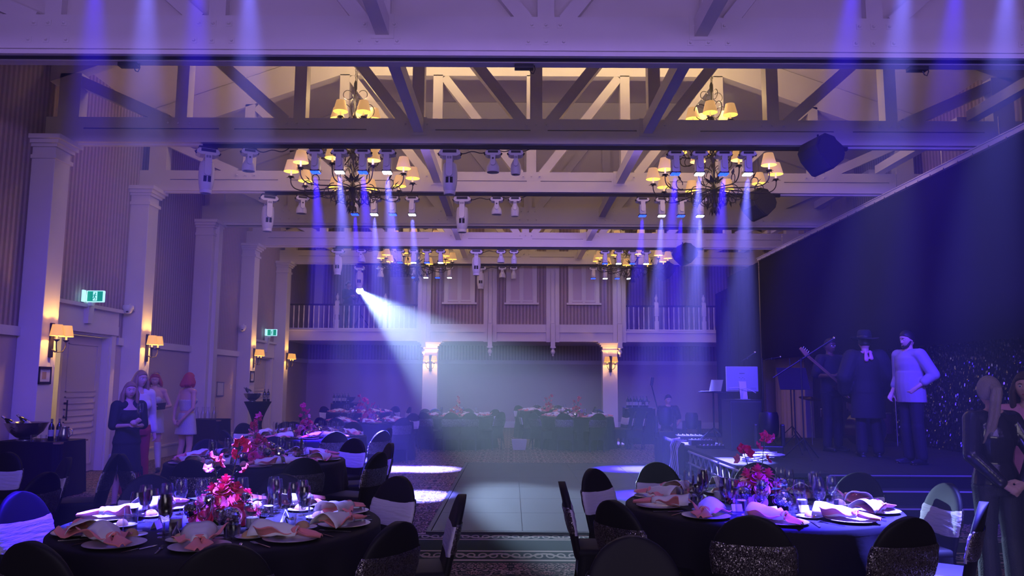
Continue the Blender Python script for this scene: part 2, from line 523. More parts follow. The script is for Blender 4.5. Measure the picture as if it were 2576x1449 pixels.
bolt_me = None
def make_bolt():
    m = MB().box(-0.033, 0.033, -0.006, 0.0, -0.033, 0.033)
    m.lathe([(0, 0.028), (0.012, 0.026), (0.016, 0.018), (0.017, 0.006), (0.0, 0.006)], 8, M=Matrix.Rotation(PI / 2, 4, 'X'))
    return m.mesh('bolt', M_wood)
bolt_me = make_bolt()
TOPC = ['post', 'web']
def truss(k, Y, solid):
    d = 0.26
    labels = {2: 'nearest visible white roof truss with the dark partition track', 3: 'second white roof truss, first with lamps hung under it',
              4: 'third white roof truss, lit warm by the near chandeliers', 5: 'fourth white roof truss with solid panelling above it',
              6: 'fifth white roof truss, in front of the far chandeliers', 7: 'last white roof truss in front of the balcony'}
    root = MB().box(XL, XR, Y, Y + d, ZB, ZB + 0.205).build('roof_truss', M_wood)
    struct(root, labels.get(k, 'white roof truss over the viewer, number %d' % k))
    # upper half of the chord with the slotted joint between
    if solid:
        MB().box(XL, XR, Y, Y + d, ZB + 0.205, ZT).build('chord', M_wood, root)
    else:
        MB().box(XL, XR, Y, Y + d, ZB + 0.225, ZT).build('chord', M_wood, root)
        m = MB().box(XL, XR, Y + 0.05, Y + d, ZB + 0.205, ZB + 0.225)
        for a, b in ((XL, -6.75), (-4.62, -4.38), (-2.30, -1.22), (0.28, 0.55), (1.95, 2.95), (5.05, 5.35), (7.42, XR)):
            m.box(a, b, Y + 0.001, Y + 0.05, ZB + 0.205, ZB + 0.225)
        m.build('slot_filler', M_wood, root)
    pts = [(x, zc(x, ZC)) for x in (XL, CX - HF, CX + HF, XR)]
    tc = MB()
    poly = [(x, zc(x, ZC)) for x in xs[:]]
    poly = [(XL, zc(XL, ZC)), (CX - HF, ZC), (CX + HF, ZC), (XR, zc(XR, ZC)), (XR, zc(XR, ZC) + 0.60), (CX + HF, ZC + 0.60), (CX - HF, ZC + 0.60), (XL, zc(XL, ZC) + 0.60)]
    tc.prism(poly, Y + 0.02, Y + d - 0.02).build('top_chord', M_wood, root)
    poly2 = [(x, z - (0.06 if i < 4 else -0.0)) for i, (x, z) in enumerate(poly)]
    pw = 0.19
    for j in range(-4, 5):
        x = CX + 1.87 * j
        w = pw if abs(j) < 4 else 0.34
        if abs(j) == 4: x -= 0.09 * (1 if j > 0 else -1)
        MB().box(x - w / 2, x + w / 2, Y + 0.02, Y + d - 0.02, ZT, zc(x, ZC) + 0.02).build('post', M_wood, root)
    for j in range(-4, 4):
        xo, xi = (CX + 1.87 * j, CX + 1.87 * (j + 1)) if j < 0 else (CX + 1.87 * (j + 1), CX + 1.87 * j)
        s = 1 if xi > xo else -1
        MB().bar((xo + s * 0.12, Y + d / 2, zc(xo, ZC) - 0.02), (xi - s * 0.22, Y + d / 2, ZT - 0.03), d - 0.06, 0.17, up=(0, 0, 1)).build('web', M_wood, root)
    if solid:
        x0, x1 = XL, XR
        poly = [(XL, ZT), (XR, ZT), (XR, zc(XR, ZC + 0.60)), (CX + HF, ZC + 0.60), (CX - HF, ZC + 0.60), (XL, zc(XL, ZC + 0.60))]
        MB().prism(poly, Y + 0.13, Y + d + 0.06).build('infill_panel', M_ceil, root)
        for j in range(-3, 4):       # access hatches in the infill
            x = CX + 1.87 * j - 0.9
            if abs(j) in (1, 3):
                MB().box(x + 0.1, x + 1.2, Y + 0.118, Y + 0.13, 6.25, 6.8).build('hatch', M_ceil, root)
        # partition track beneath the chord
        MB().box(XL, XR, Y + 0.03, Y + 0.09, ZB - 0.05, ZB).build('track_lip', M_wood, root)
        MB().box(XL, XR, Y + 0.09, Y + 0.22, ZB - 0.035, ZB - 0.001).build('track_channel', M_dark, root)
        MB().box(XL, XR, Y + 0.22, Y + 0.36, ZB - 0.05, ZB + 0.06).build('track_lip', M_wood, root)
    else:
        MB().box(-4.9, 5.3, Y + 0.10, Y + 0.16, ZB - 0.05, ZB).build('lighting_rail', M_black, root)
        MB().box(XL + 0.4, -4.9, Y + 0.09, Y + 0.17, ZB - 0.03, ZB).box(5.3, XR - 0.4, Y + 0.09, Y + 0.17, ZB - 0.03, ZB).build('rail_cover', M_wood, root)
    # bolts through washers where posts and webs land
    if k >= 2:
        for j in range(-3, 4):
            x = CX + 1.87 * j
            off = (-0.19, -0.03, 0.15) if j else (-0.16, 0.0, 0.16)
            for o_ in off:
                for z in ((ZB + 0.10, ZT - 0.10) if solid else (ZT - 0.09,)):
                    if solid or k in (3, 4) or (abs(j) < 2):
                        inst(bolt_me, 'bolt', root, (x + o_ * (1 if z > ZB + 0.2 else 1.25), Y, z))
    return root
for k, Y in enumerate(TY):
    truss(k, Y if k != 2 else 8.36, k in (2, 5))
# longitudinal braces between the trusses
TYf = [y if i != 2 else 8.36 for i, y in enumerate(TY)]
for i in range(1, len(TYf) - 1):
    a, b = TYf[i] + 0.26, TYf[i + 1]
    for X, w in ((CX - 1.85, 'left'), (CX + 1.75, 'right')):
        o = struct(MB().box(X - 0.075, X + 0.075, a, b, ZB + 0.17, ZT - 0.02).build('roof_beam', M_wood), 'white %s lengthwise beam after truss %d' % (w, i))
        for yy, sg in ((a, 1), (b, -1)):
            MB().box(X - 0.13, X + 0.13, min(yy, yy + sg * 0.012), max(yy, yy + sg * 0.012), ZB + 0.13, ZT + 0.02).build('bracket', M_wood, o)
    struct(MB().box(7.15, 7.33, a, b, ZT + 0.0, ZT + 0.16).build('roof_beam', M_wood), 'white lengthwise beam over the black cloth after truss %d' % i)
# ------------------------------------------------------------------ haze filling the room (the air itself)
wnt = world.node_tree
wv_ = wnt.nodes.new('ShaderNodeVolumeScatter')
wv_.inputs['Color'].default_value = (1, 1, 1, 1)
wv_.inputs['Density'].default_value = HAZE_DENSITY
wv_.inputs['Anisotropy'].default_value = HAZE_G
wnt.links.new(wv_.outputs[0], wnt.nodes['World Output'].inputs['Volume'])
# ------------------------------------------------------------------ moving-head lights
M_case = mat('white lamp housing', (0.72, 0.70, 0.72), 0.38, bump=0.03, bscale=80)
M_blk = mat('black plastic', (0.015, 0.015, 0.02), 0.4)
M_glass = mat('dark lens', (0.03, 0.03, 0.05), 0.08, coat=1.0)
M_lb = mat('blue lamp lens', (0.02, 0.02, 0.1), 0.2, emit=(0.008, 0.035, 1.0), estr=7)
M_lw = mat('white lamp lens', (0.2, 0.2, 0.3), 0.2, emit=(0.72, 0.80, 1.0), estr=14)
WARM = (1.0, 0.60, 0.20)

def fix_base(root, w, h, d):
    """clamp, black connection panel and the white shouldered base"""
    MB().cbox(-w * 0.52, w * 0.52, -d * 0.34, d * 0.34, -0.045, 0.0, 0.008).build('clamp_plate', M_blk, root)
    m = MB()
    m.prism([(-w * 0.5, -0.045), (w * 0.5, -0.045), (w * 0.62, -0.045 - h * 0.35), (w * 0.62, -0.045 - h * 0.7), (w * 0.42, -0.045 - h), (-w * 0.42, -0.045 - h), (-w * 0.62, -0.045 - h * 0.7), (-w * 0.62, -0.045 - h * 0.35)], -d / 2, d / 2)
    b = m.build('base', M_case, root)
    MB().cbox(-w * 0.40, w * 0.40, -d / 2 - 0.012, -d / 2 + 0.01, -0.045 - h * 0.52, -0.052, 0.004).build('connector_panel', M_blk, b)
    for s in (-1, 1):
        MB().tube([(s * w * 0.60, -d * 0.2, -0.05 - h * 0.3), (s * w * 0.70, -d * 0.2, -0.05 - h * 0.45), (s * w * 0.62, -d * 0.2, -0.05 - h * 0.75)], 0.012, 6).build('carry_handle', M_blk, b)
    return -0.045 - h
def yoke_arm(root, z0, L, w, y, sg, vents=True):
    m = MB()
    pts = [(-w / 2, z0 + 0.01), (w / 2, z0 + 0.01), (w / 2, z0 - L + w / 2)]
    for k in range(1, 8):
        t = PI * k / 8
        pts.append((w / 2 * math.cos(t), z0 - L + w / 2 - w / 2 * math.sin(t)))
    pts.append((-w / 2, z0 - L + w / 2))
    m.prism(pts, y, y + sg * 0.035)
    a = m.build('yoke_arm', M_case, root)
    if vents:
        for s in (-1, 1):
            MB().box(s * w * 0.2 - w * 0.16, s * w * 0.2 + w * 0.16, y - 0.003 if sg < 0 and False else min(y, y + sg * 0.035) - 0.002, min(y, y + sg * 0.035), z0 - 0.06, z0 - 0.02).build('vent', mat('vent grey', (0.3, 0.29, 0.32), 0.7), a)
    return a
def large_head():
    r = thing('beam_moving_head', '', 'stage light')
    z = fix_base(r, 0.27, 0.10, 0.24)
    yoke_arm(r, z, 0.34, 0.10, -0.13, -1)
    yoke_arm(r, z, 0.34, 0.10, 0.13, 1)
    MB().box(-0.05, 0.05, -0.13, 0.13, z - 0.03, z + 0.01).build('yoke_bridge', M_case, r)
    zb = z - 0.08
    prof = [(0, 0), (0.075, -0.004), (0.105, -0.03), (0.118, -0.12), (0.122, -0.24), (0.112, -0.36), (0.095, -0.45), (0.088, -0.462), (0.088, -0.468), (0.093, -0.474), (0.090, -0.515), (0.074, -0.52), (0.07, -0.49), (0, -0.488)]
    h = MB().lathe([(a, b + zb) for a, b in prof], 24).build('head', M_case, r, True, 35)
    MB().lathe([(0, zb - 0.493), (0.066, zb - 0.493), (0.066, zb - 0.5), (0, zb - 0.508)], 20).build('lens', M_glass, h, True)
    for s in (-1, 1):
        MB().box(s * 0.032 - 0.022, s * 0.032 + 0.022, -0.124, -0.10, zb - 0.35, zb - 0.26).build('vent', M_dark, h)
    return r
def bell_head():
    r = thing('spot_moving_head', '', 'stage light')
    z = fix_base(r, 0.20, 0.08, 0.19)
    a = yoke_arm(r, z, 0.17, 0.075, -0.095, -1, False)
    MB().lathe([(0.004, -0.002), (0.016, 0), (0.016, 0.003), (0, 0.003)], 12, M=Matrix.Translation((0, -0.132, z - 0.06)) @ Matrix.Rotation(PI / 2, 4, 'X')).build('badge', M_blk, a)
    yoke_arm(r, z, 0.17, 0.075, 0.095, 1, False)
    MB().box(-0.04, 0.04, -0.095, 0.095, z - 0.02, z + 0.01).build('yoke_bridge', M_case, r)
    zb = z - 0.03
    prof = [(0, 0), (0.04, -0.005), (0.055, -0.05), (0.085, -0.10), (0.10, -0.14), (0.105, -0.20), (0.098, -0.225), (0.088, -0.225), (0.085, -0.20), (0, -0.198)]
    h = MB().lathe([(p, q + zb) for p, q in prof], 24).build('head', M_case, r, True, 35)
    ln = MB().lathe([(0, zb - 0.203), (0.082, zb - 0.203), (0.082, zb - 0.21), (0, zb - 0.212)], 20)
    ln.build('lens', M_glass, h, True)
    return r
def bottle_head():
    r = thing('slim_moving_head', '', 'stage light')
    z = fix_base(r, 0.19, 0.08, 0.19)
    yoke_arm(r, z, 0.18, 0.06, -0.09, -1)
    yoke_arm(r, z, 0.18, 0.06, 0.09, 1)
    MB().box(-0.03, 0.03, -0.09, 0.09, z - 0.02, z + 0.01).build('yoke_bridge', M_case, r)
    zb = z - 0.03
    prof = [(0, 0), (0.035, -0.005), (0.05, -0.04), (0.078, -0.10), (0.083, -0.16), (0.076, -0.24), (0.07, -0.26), (0.06, -0.26), (0.058, -0.245), (0, -0.243)]
    h = MB().lathe([(p, q + zb) for p, q in prof], 24).build('head', M_case, r, True, 35)
    MB().lathe([(0, zb - 0.248), (0.056, zb - 0.248), (0, zb - 0.256)], 16).build('lens', M_glass, h, True)
    return r
def wash_head(kind):
    r = thing('wash_moving_head', '', 'stage light')
    z = fix_base(r, 0.20, 0.075, 0.19)
    yoke_arm(r, z, 0.20, 0.085, -0.085, -1, False)
    yoke_arm(r, z, 0.20, 0.085, 0.085, 1, False)
    MB().box(-0.04, 0.04, -0.085, 0.085, z - 0.02, z + 0.01).build('yoke_bridge', M_case, r)
    zb = z - 0.05
    h = MB().cbox(-0.062, 0.062, -0.08, 0.08, zb - 0.205, zb, 0.02).build('head', M_case, r, True, 35)
    MB().cbox(-0.075, 0.075, -0.075, 0.075, zb - 0.215, zb - 0.19, 0.006).build('bezel', M_blk, h)
    for sx in (-1, 1):
        for sy in (-1, 1):
            MB().cbox(sx * 0.036 - 0.031, sx * 0.036 + 0.031, sy * 0.036 - 0.031, sy * 0.036 + 0.031, zb - 0.235, zb - 0.214, 0.006).build('lens', M_lb if kind == 'b' else M_lw, h)
    return r
protos = dict(L=large_head(), B=bell_head(), S=bottle_head(), b=wash_head('b'), w=wash_head('w'))
used_p = set()
def place_fix(kind, loc, label, group, rot=0.0):
    p = protos[kind]
    if kind not in used_p:
        used_p.add(kind)
        p.location = loc; p.rotation_euler = (0, 0, rot); p['label'] = label; p['group'] = group
        copy_tree.__defaults__[1].pop(p.name, None)
        return p
    return dup(p, label, loc, rot, group)
ORD = {1: 'overhead, out of sight', 3: 'second truss', 4: 'third truss', 6: 'fifth truss', 7: 'last truss'}
NTH = ['first', 'second', 'third', 'fourth']
WB_E, WB_A = 36000, R(16)
for k in (1, 3, 4, 6, 7):
    Y = TY[k] + 0.13
    z = ZB - 0.05
    tn = ORD[k]
    if k > 1:
        g = 'unlit moving heads under the %s' % tn
        place_fix('L', (-4.83, Y, z), 'long white beam moving head at the left end of the %s' % tn, g, 0.5 if k < 5 else 0.1)
        place_fix('B', (-4.17, Y, z), 'small white moving head beside the leftmost long head, %s' % tn, g, 0.45 if k != 6 else 0)
        place_fix('L', (-0.99, Y, z), 'long white beam moving head near the middle of the %s' % tn, g)
        place_fix('B', (-0.31, Y, z), 'white bell-shaped moving head in the middle of the %s' % tn, g)
        place_fix('S', (0.05, Y, z), 'slim bottle-shaped white moving head, middle of the %s' % tn, g)
        # looped supply cables along the rail
        for x0, x1, dz in ((-0.95, -0.35, 0.10), (-0.3, 0.3, 0.06), (-4.1, -3.5, 0.09)):
            m = MB().tube([(x0 + (x1 - x0) * t, Y - 0.06, z - dz * math.sin(PI * t) ** 0.8 * (1 + 0.4 * math.sin(9 * t))) for t in [i / 14 for i in range(15)]], 0.008, 5)
            tag(m.build('power_cable', M_blk, None, True), 'black cable loop hanging by the %s of the %s' % ({-0.95: 'long middle head', -0.3: 'bell and bottle heads', -4.1: 'small left head'}[x0], tn), 'cable', 'cables under the %s' % tn)
    for side, xs_ in (('left', (-3.11, -2.73, -2.36, -1.98)), ('right', (2.57, 2.95, 3.33, 3.71))):
        for i, X in enumerate(xs_):
            kind = 'bw'[i % 2]
            col = 'deep blue' if kind == 'b' else 'cold white'
            if k > 1 or True:
                place_fix(kind, (X, Y, z), '%s wash light, %s of the %s four under the %s' % (col, NTH[i], side, tn), '%s four wash lights under the %s' % (side, tn))
            e = WB_E * {1: 0.62, 3: 2.1, 4: 2.1, 6: 0.25, 7: 0.15}[k] * (1.0 if kind == 'w' else 0.9)
            tilt = {1: (0.42, 0.95, 0.42), 3: (0.6, 0.6, 0.7), 4: (0.45, 0.45, 0.4), 6: (0.2, 0.2, 0.1), 7: (0.2, 0.2, 0.1)}[k]
            tx = X + (tilt[0] if side == 'left' else -tilt[1])
            light('wash_beam', 'SPOT', (X, Y, z - 0.43), e, (0.03, 0.008, 1.0) if kind == 'b' else (0.15, 0.15, 1.0),
                  (tx, Y - tilt[2], 0), spot_size=WB_A, spot_blend=0.9, shadow_soft_size=0.035)

# ------------------------------------------------------------------ black hanging loudspeakers
def speaker():
    r = thing('hanging_speaker', '', 'loudspeaker')
    m = MB()
    pts = [(-0.10, 0.30), (0.10, 0.30), (0.14, 0.25), (0.27, 0.19), (0.31, 0.06), (0.27, -0.05), (0.04, -0.27), (-0.03, -0.27), (-0.25, -0.10), (-0.31, 0.03), (-0.24, 0.20), (-0.14, 0.25)]
    m.prism(pts, -0.16, 0.22)
    o = m.build('cabinet', mat('black speaker cabinet', (0.02, 0.02, 0.026), 0.6, bump=0.3, bscale=120), r)
    bv = o.modifiers.new('bevel', 'BEVEL'); bv.width = 0.02; bv.segments = 3; bv.limit_method = 'ANGLE'
    g = MB()
    g.prism([(x * 0.88, z * 0.88 - 0.01) for x, z in pts if z < 0.26], -0.172, -0.158)
    g.build('grille', mat('black perforated grille', (0.03, 0.03, 0.035), 0.7, bump=0.8, bscale=260), r)
    MB().tube([(-0.05, 0.03, 0.27), (-0.05, 0.03, 0.36)], 0.014, 8).tube([(0.05, 0.03, 0.27), (0.05, 0.03, 0.36)], 0.014, 8).build('bracket', M_blk, r)
    return r
spk = speaker()
for i, (px_, py_, Y, tn) in enumerate(((2070, 392, 11.55, 'second'), (1910, 516, 14.65, 'third'), (1725, 641, 20.85, 'fifth'), (1672, 682, 23.95, 'last'))):
    p = at(px_, py_, Y)
    lab = 'black rounded loudspeaker hanging in front of the %s truss, right side' % tn
    rot = (R(-8), R(8 - 3 * i), R(25))
    if i == 0:
        spk.location = p; spk.rotation_euler = rot; spk['label'] = lab; spk['group'] = 'hanging loudspeakers'
    else:
        dup(spk, lab, p, rot, 'hanging loudspeakers')

# ------------------------------------------------------------------ chandeliers
M_iron = mat('dark wrought iron', (0.022, 0.018, 0.022), 0.42, 0.6)
M_shade = mat('cream lampshade cloth', (0.50, 0.36, 0.22), 0.8, emit=(1.0, 0.52, 0.17), estr=0.48)
M_shin = mat('lit inside of shade', (0.8, 0.6, 0.2), 0.8, emit=(1.0, 0.66, 0.10), estr=1.6)
M_shade2 = mat('glowing sconce shade cloth', (0.6, 0.4, 0.2), 0.8, emit=(1.0, 0.44, 0.04), estr=1.0)
M_candle = mat('cream candle sleeve', (0.75, 0.66, 0.5), 0.5, emit=(1.0, 0.6, 0.25), estr=0.5)
M_leaf = M_iron

def shade_mesh(r0, r1, h, mo, mi, name='shade'):
    m = MB()
    m.lathe([(r1, 0), (r0, h)], 22)
    m.cur = 1
    m.lathe([(r1 - 0.003, 0.0005), (r0 - 0.003, h - 0.0005)], 22)
    m.cur = 0
    return m.mesh(name, [mo, mi], True, 60)
def leaf(m, p, d, L, w, droop=0.3):
    d = Vector(d).normalized(); s = d.cross(Vector((0, 0, 1)))
    s = s.normalized() if s.length > 1e-3 else Vector((1, 0, 0))
    n = s.cross(d)
    p = Vector(p)
    vs_ = [p, p + d * L * 0.35 + s * w - n * 0.01, p + d * L - n * L * droop, p + d * L * 0.35 - s * w - n * 0.01, p + d * L * 0.4 + n * w * 0.3,
           p + d * L * 0.35 - n * 0.012]
    m.add(vs_, [(0, 1, 4), (1, 2, 4), (2, 3, 4), (3, 0, 4), (0, 5, 1), (1, 5, 2), (2, 5, 3), (3, 5, 0)])
def arc(c, r, a0, a1, n=12, shrink=1.0):
    return [(c[0] + r * (1 + (shrink - 1) * i / n) * math.cos(a0 + (a1 - a0) * i / n), 0, c[1] + r * (1 + (shrink - 1) * i / n) * math.sin(a0 + (a1 - a0) * i / n)) for i in range(n + 1)]
def arm_mesh(Rr, zh, dip, zc_, scroll=True):
    """arm in the xz plane: from the hub (0.06, zh) out, dipping, up to the cup at (Rr, zc_)"""
    m = MB()
    pts = []
    P = [Vector((0.05, 0, zh)), Vector((Rr * 0.45, 0, zh + 0.02)), Vector((Rr * 0.80, 0, zh - dip * 1.25)), Vector((Rr * 1.04, 0, zh - dip * 0.9)), Vector((Rr, 0, zc_))]
    n = 22
    for i in range(n + 1):
        t = i / n * 4
        Q = P[:]
        u = i / n
        # de Casteljau
        L_ = [q.copy() for q in Q]
        while len(L_) > 1:
            L_ = [L_[j].lerp(L_[j + 1], u) for j in range(len(L_) - 1)]
        pts.append(L_[0])
    m.tube(pts, [0.013 - 0.004 * i / n for i in range(n + 1)], 6)
    if scroll:
        m.tube([(x, 0.02, z) for x, _, z in arc((Rr * 0.72, zh + 0.02), 0.10, -2.2, 3.4, 14, 0.55)], 0.008, 5)
        m.tube([(x, -0.02, z) for x, _, z in arc((Rr * 0.36, zh - 0.10), 0.13, 1.6, -3.6, 14, 0.5)], 0.008, 5)
        leaf(m, (Rr * 0.70, 0.02, zh + 0.08), (0.3, 0, 0.8), 0.13, 0.03)
        leaf(m, (Rr * 0.32, -0.02, zh - 0.16), (0.5, 0, -0.8), 0.12, 0.03)
    # cup of pointed leaves
    m.lathe([(0, zc_ - 0.03), (0.018, zc_ - 0.01), (0.045, zc_ + 0.01), (0.05, zc_ + 0.018), (0, zc_ + 0.014)], 10, c=(Rr, 0, 0))
    for k in range(5):
        a = k * 2 * PI / 5
        leaf(m, (Rr, 0, zc_ + 0.005), (math.cos(a), math.sin(a), 0.15), 0.085, 0.022, 0.35)
    return m.mesh('arm', M_iron, True, 50)
candle_me = MB().lathe([(0, 0), (0.017, 0), (0.017, 0.12), (0, 0.12)], 10).mesh('candle', M_candle, True)
shade_me = shade_mesh(0.078, 0.128, 0.20, M_shade, M_shin)
def chandelier():
    r = thing('chandelier', '', 'chandelier')
    st = MB()
    st.lathe([(0, -0.42), (0.03, -0.38), (0.055, -0.28), (0.03, -0.2), (0.018, -0.12), (0.05, -0.05), (0.085, 0.0), (0.05, 0.06), (0.02, 0.12), (0.016, 0.5), (0.05, 0.56), (0.075, 0.6), (0.04, 0.66), (0.016, 0.72), (0.014, 1.2), (0.05, 1.26), (0.03, 1.32), (0.014, 1.36), (0.014, 1.78), (0.03, 1.82), (0.03, 1.92), (0.01, 1.98), (0, 1.98)], 12)
    st.build('stem', M_iron, r, True, 60)
    sc = MB()
    for k in range(8):
        a = k * PI / 4
        Mz = Matrix.Rotation(a, 4, 'Z')
        sc.tube(arc((0.17, -0.17), 0.13, 2.2, 6.6, 14, 0.6), 0.008, 5, M=Mz)
        sc.tube(arc((0.16, 0.28), 0.15, 4.4, 0.2, 14, 0.7), 0.008, 5, M=Mz)
        m2 = MB(); leaf(m2, (0.03, 0, -0.3), (0.6, 0, -0.7), 0.16, 0.035); leaf(m2, (0.05, 0, 0.1), (0.5, 0, 0.8), 0.2, 0.045); leaf(m2, (0.04, 0, 0.62), (0.6, 0, 0.5), 0.16, 0.035)
        sc.add(m2.v, m2.f, Mz)
        if k % 2 == 0:
            sc.tube(arc((0.20, 1.42), 0.17, -2.4, 2.6, 14, 0.7), 0.008, 5, M=Mz)
            sc.tube(arc((0.13, 1.72), 0.10, -2.4, 2.6, 12, 0.7), 0.007, 5, M=Mz)
            sc.tube([(0.02, 0, 0.7), (0.1, 0, 0.85), (0.12, 0, 1.0), (0.02, 0, 1.2)], 0.008, 5, M=Mz)
    sc.build('scrollwork', M_iron, r, True, 50)['kind'] = 'stuff'
    ch = MB()
    for i in range(26):
        z = 1.99 + i * 0.052
        ch.tube([(0.013 * math.cos(t) * (1 if i % 2 else 0), 0.013 * math.cos(t) * (0 if i % 2 else 1), z + 0.026 + 0.03 * math.sin(t)) for t in [j * PI / 4 for j in range(9)]], 0.004, 4, cap=False)
    ch.build('chain', M_iron, r, True)
    MB().tube([(0.02, 0.01, 1.9), (0.035, 0.0, 2.3), (0.02, 0.0, 2.7), (0.0, 0.0, 3.325)], 0.006, 5).build('supply_cord', M_blk, r, True)
    MB().lathe([(0, 3.29), (0.05, 3.295), (0.07, 3.325), (0, 3.327)], 18).build('ceiling_rose', M_iron, r, True)
    tiers = ((10, 1.05, 0.0, 0.14, 0.14, 0.2, True), (6, 0.68, 0.60, 0.10, 0.72, 0.0, True), (5, 0.34, 1.22, 0.06, 1.20, 0.35, False))
    for n, Rr, zh, dip, zcup, ph, scroll in tiers:
        am = arm_mesh(Rr, zh, dip, zcup, scroll)
        for k in range(n):
            a = ph + k * 2 * PI / n
            o = inst(am, 'arm', r, (0, 0, 0), (0, 0, a))
            inst(candle_me, 'candle', o, (Rr, 0, zcup + 0.01))
            inst(shade_me, 'shade', o, (Rr, 0, zcup + 0.10))
    return r
chd = chandelier()
CHX = (-2.82, 3.55)
for i, (X, Y, lab) in enumerate(((CHX[0], 13.35, 'near left wrought iron chandelier with three tiers of cream shades'),
                                 (CHX[1], 13.35, 'near right wrought iron chandelier with three tiers of cream shades'),
                                 (CHX[0], 22.7, 'far left shaded chandelier, between the fifth and last trusses'),
                                 (CHX[1], 22.7, 'far right shaded chandelier, between the fifth and last trusses'))):
    z = 4.98
    if i == 0:
        chd.location = (X, Y, z); chd['label'] = lab; chd['group'] = 'wrought iron chandeliers'
    else:
        dup(chd, lab, (X, Y, z), 0.25 * i, 'wrought iron chandeliers')
    for dz, e in ((1.62, 42), (0.30, 10)):
        for s in (-1, 1):
            light('chandelier_glow', 'POINT', (X + 0.2 * s, Y, z + dz), e / 2, (1.0, 0.66, 0.30), shadow_soft_size=0.06)

# ------------------------------------------------------------------ wall sconces
s_shade = shade_mesh(0.07, 0.10, 0.17, M_shade2, M_shin)
def sconce():
    """back at y = 0 facing -y"""
    r = thing('wall_sconce', '', 'wall lamp')
    MB().cbox(-0.045, 0.045, -0.03, 0.0, -0.26, 0.26, 0.006).build('back_plate', M_iron, r)
    for s in (-1, 1):
        m = MB().tube([(s * 0.01, -0.03, -0.14), (s * 0.03, -0.10, -0.18), (s * 0.08, -0.15, -0.17), (s * 0.12, -0.165, -0.10), (s * 0.125, -0.165, -0.02)], 0.009, 6)
        m.lathe([(0, -0.03), (0.02, -0.02), (0.045, 0.0), (0.045, 0.008), (0, 0.006)], 10, c=(s * 0.125, -0.165, 0.0))
        a = m.build('arm', M_iron, r, True)
        inst(candle_me, 'candle', a, (s * 0.125, -0.165, 0.0), scale=(0.9, 0.9, 0.6))
        inst(s_shade, 'shade', a, (s * 0.125, -0.165, 0.06))
    return r
sc0 = sconce()
SC = []
for k, zz, lab in ((3, 2.20, 'double-shaded sconce above the framed sign on the nearest left column'), (4, 2.22, 'double-shaded sconce on the column right of the near double door'),
                   (6, 2.22, 'double-shaded sconce on the column beside the far doorway'), (7, 2.22, 'double-shaded sconce on the last left column by the balcony')):
    SC.append(((XL + 0.36, TY[k] - 0.04, zz), PI / 2, lab))
BX = (-2.6, 3.17)
SC.append(((BX[0], 24.98, 2.2), 0.0, 'double-shaded sconce on the left pier under the balcony'))
SC.append(((BX[1], 24.98, 2.2), 0.0, 'double-shaded sconce on the right pier under the balcony'))
for i, (loc, rot, lab) in enumerate(SC):
    if i == 0:
        sc0.location = loc; sc0.rotation_euler = (0, 0, rot); sc0['label'] = lab; sc0['group'] = 'shaded wall sconces'
    else:
        dup(sc0, lab, loc, rot, 'shaded wall sconces')
    Mr = Matrix.Translation(loc) @ Matrix.Rotation(rot, 4, 'Z')
    for s in (-1, 1):
        light('sconce_bulb', 'POINT', Mr @ Vector((s * 0.125, -0.165, 0.155)), 17, (1.0, 0.52, 0.10), shadow_soft_size=0.02)
# ------------------------------------------------------------------ doors in the left wall
M_door = mat('cream door paint', (0.66, 0.58, 0.52), 0.5, bump=0.05, bscale=30)
M_chrome = mat('satin steel', (0.6, 0.6, 0.62), 0.25, 1.0)
def door_leaf(root, y0, y1, X, z1, hy):
    l = MB().cbox(X - 0.045, X, y0, y1, 0.01, z1, 0.004).build('door_leaf', M_door, root)
    def panel(a, b, c, d):
        m = MB()
        t = 0.022
        for (p, q, r_, s_) in ((a, b, c, c + t), (a, b, d - t, d), (a, a + t, c, d), (b - t, b, c, d)):
            m.box(X, X + 0.014, p, q, r_, s_)
        m.build('panel_mould', M_door, l)
    a, b = y0 + 0.13, y1 - 0.13
    panel(a, b, 1.40, z1 - 0.14)
    for c in (0.78, 0.99, 1.20):
        panel(a, b, c, c + 0.13)
    panel(a, b, 0.14, 0.70)
    m = MB()
    for z in (0.98, 1.22):
        m.tube([(X, hy, z), (X + 0.06, hy, z)], 0.012, 8)
    m.tube([(X + 0.055, hy, 0.93), (X + 0.055, hy, 1.27)], 0.013, 8)
    m.build('handle', M_blk2, l, True)
    return l
M_blk2 = mat('dark bronze', (0.03, 0.028, 0.03), 0.35, 0.7)
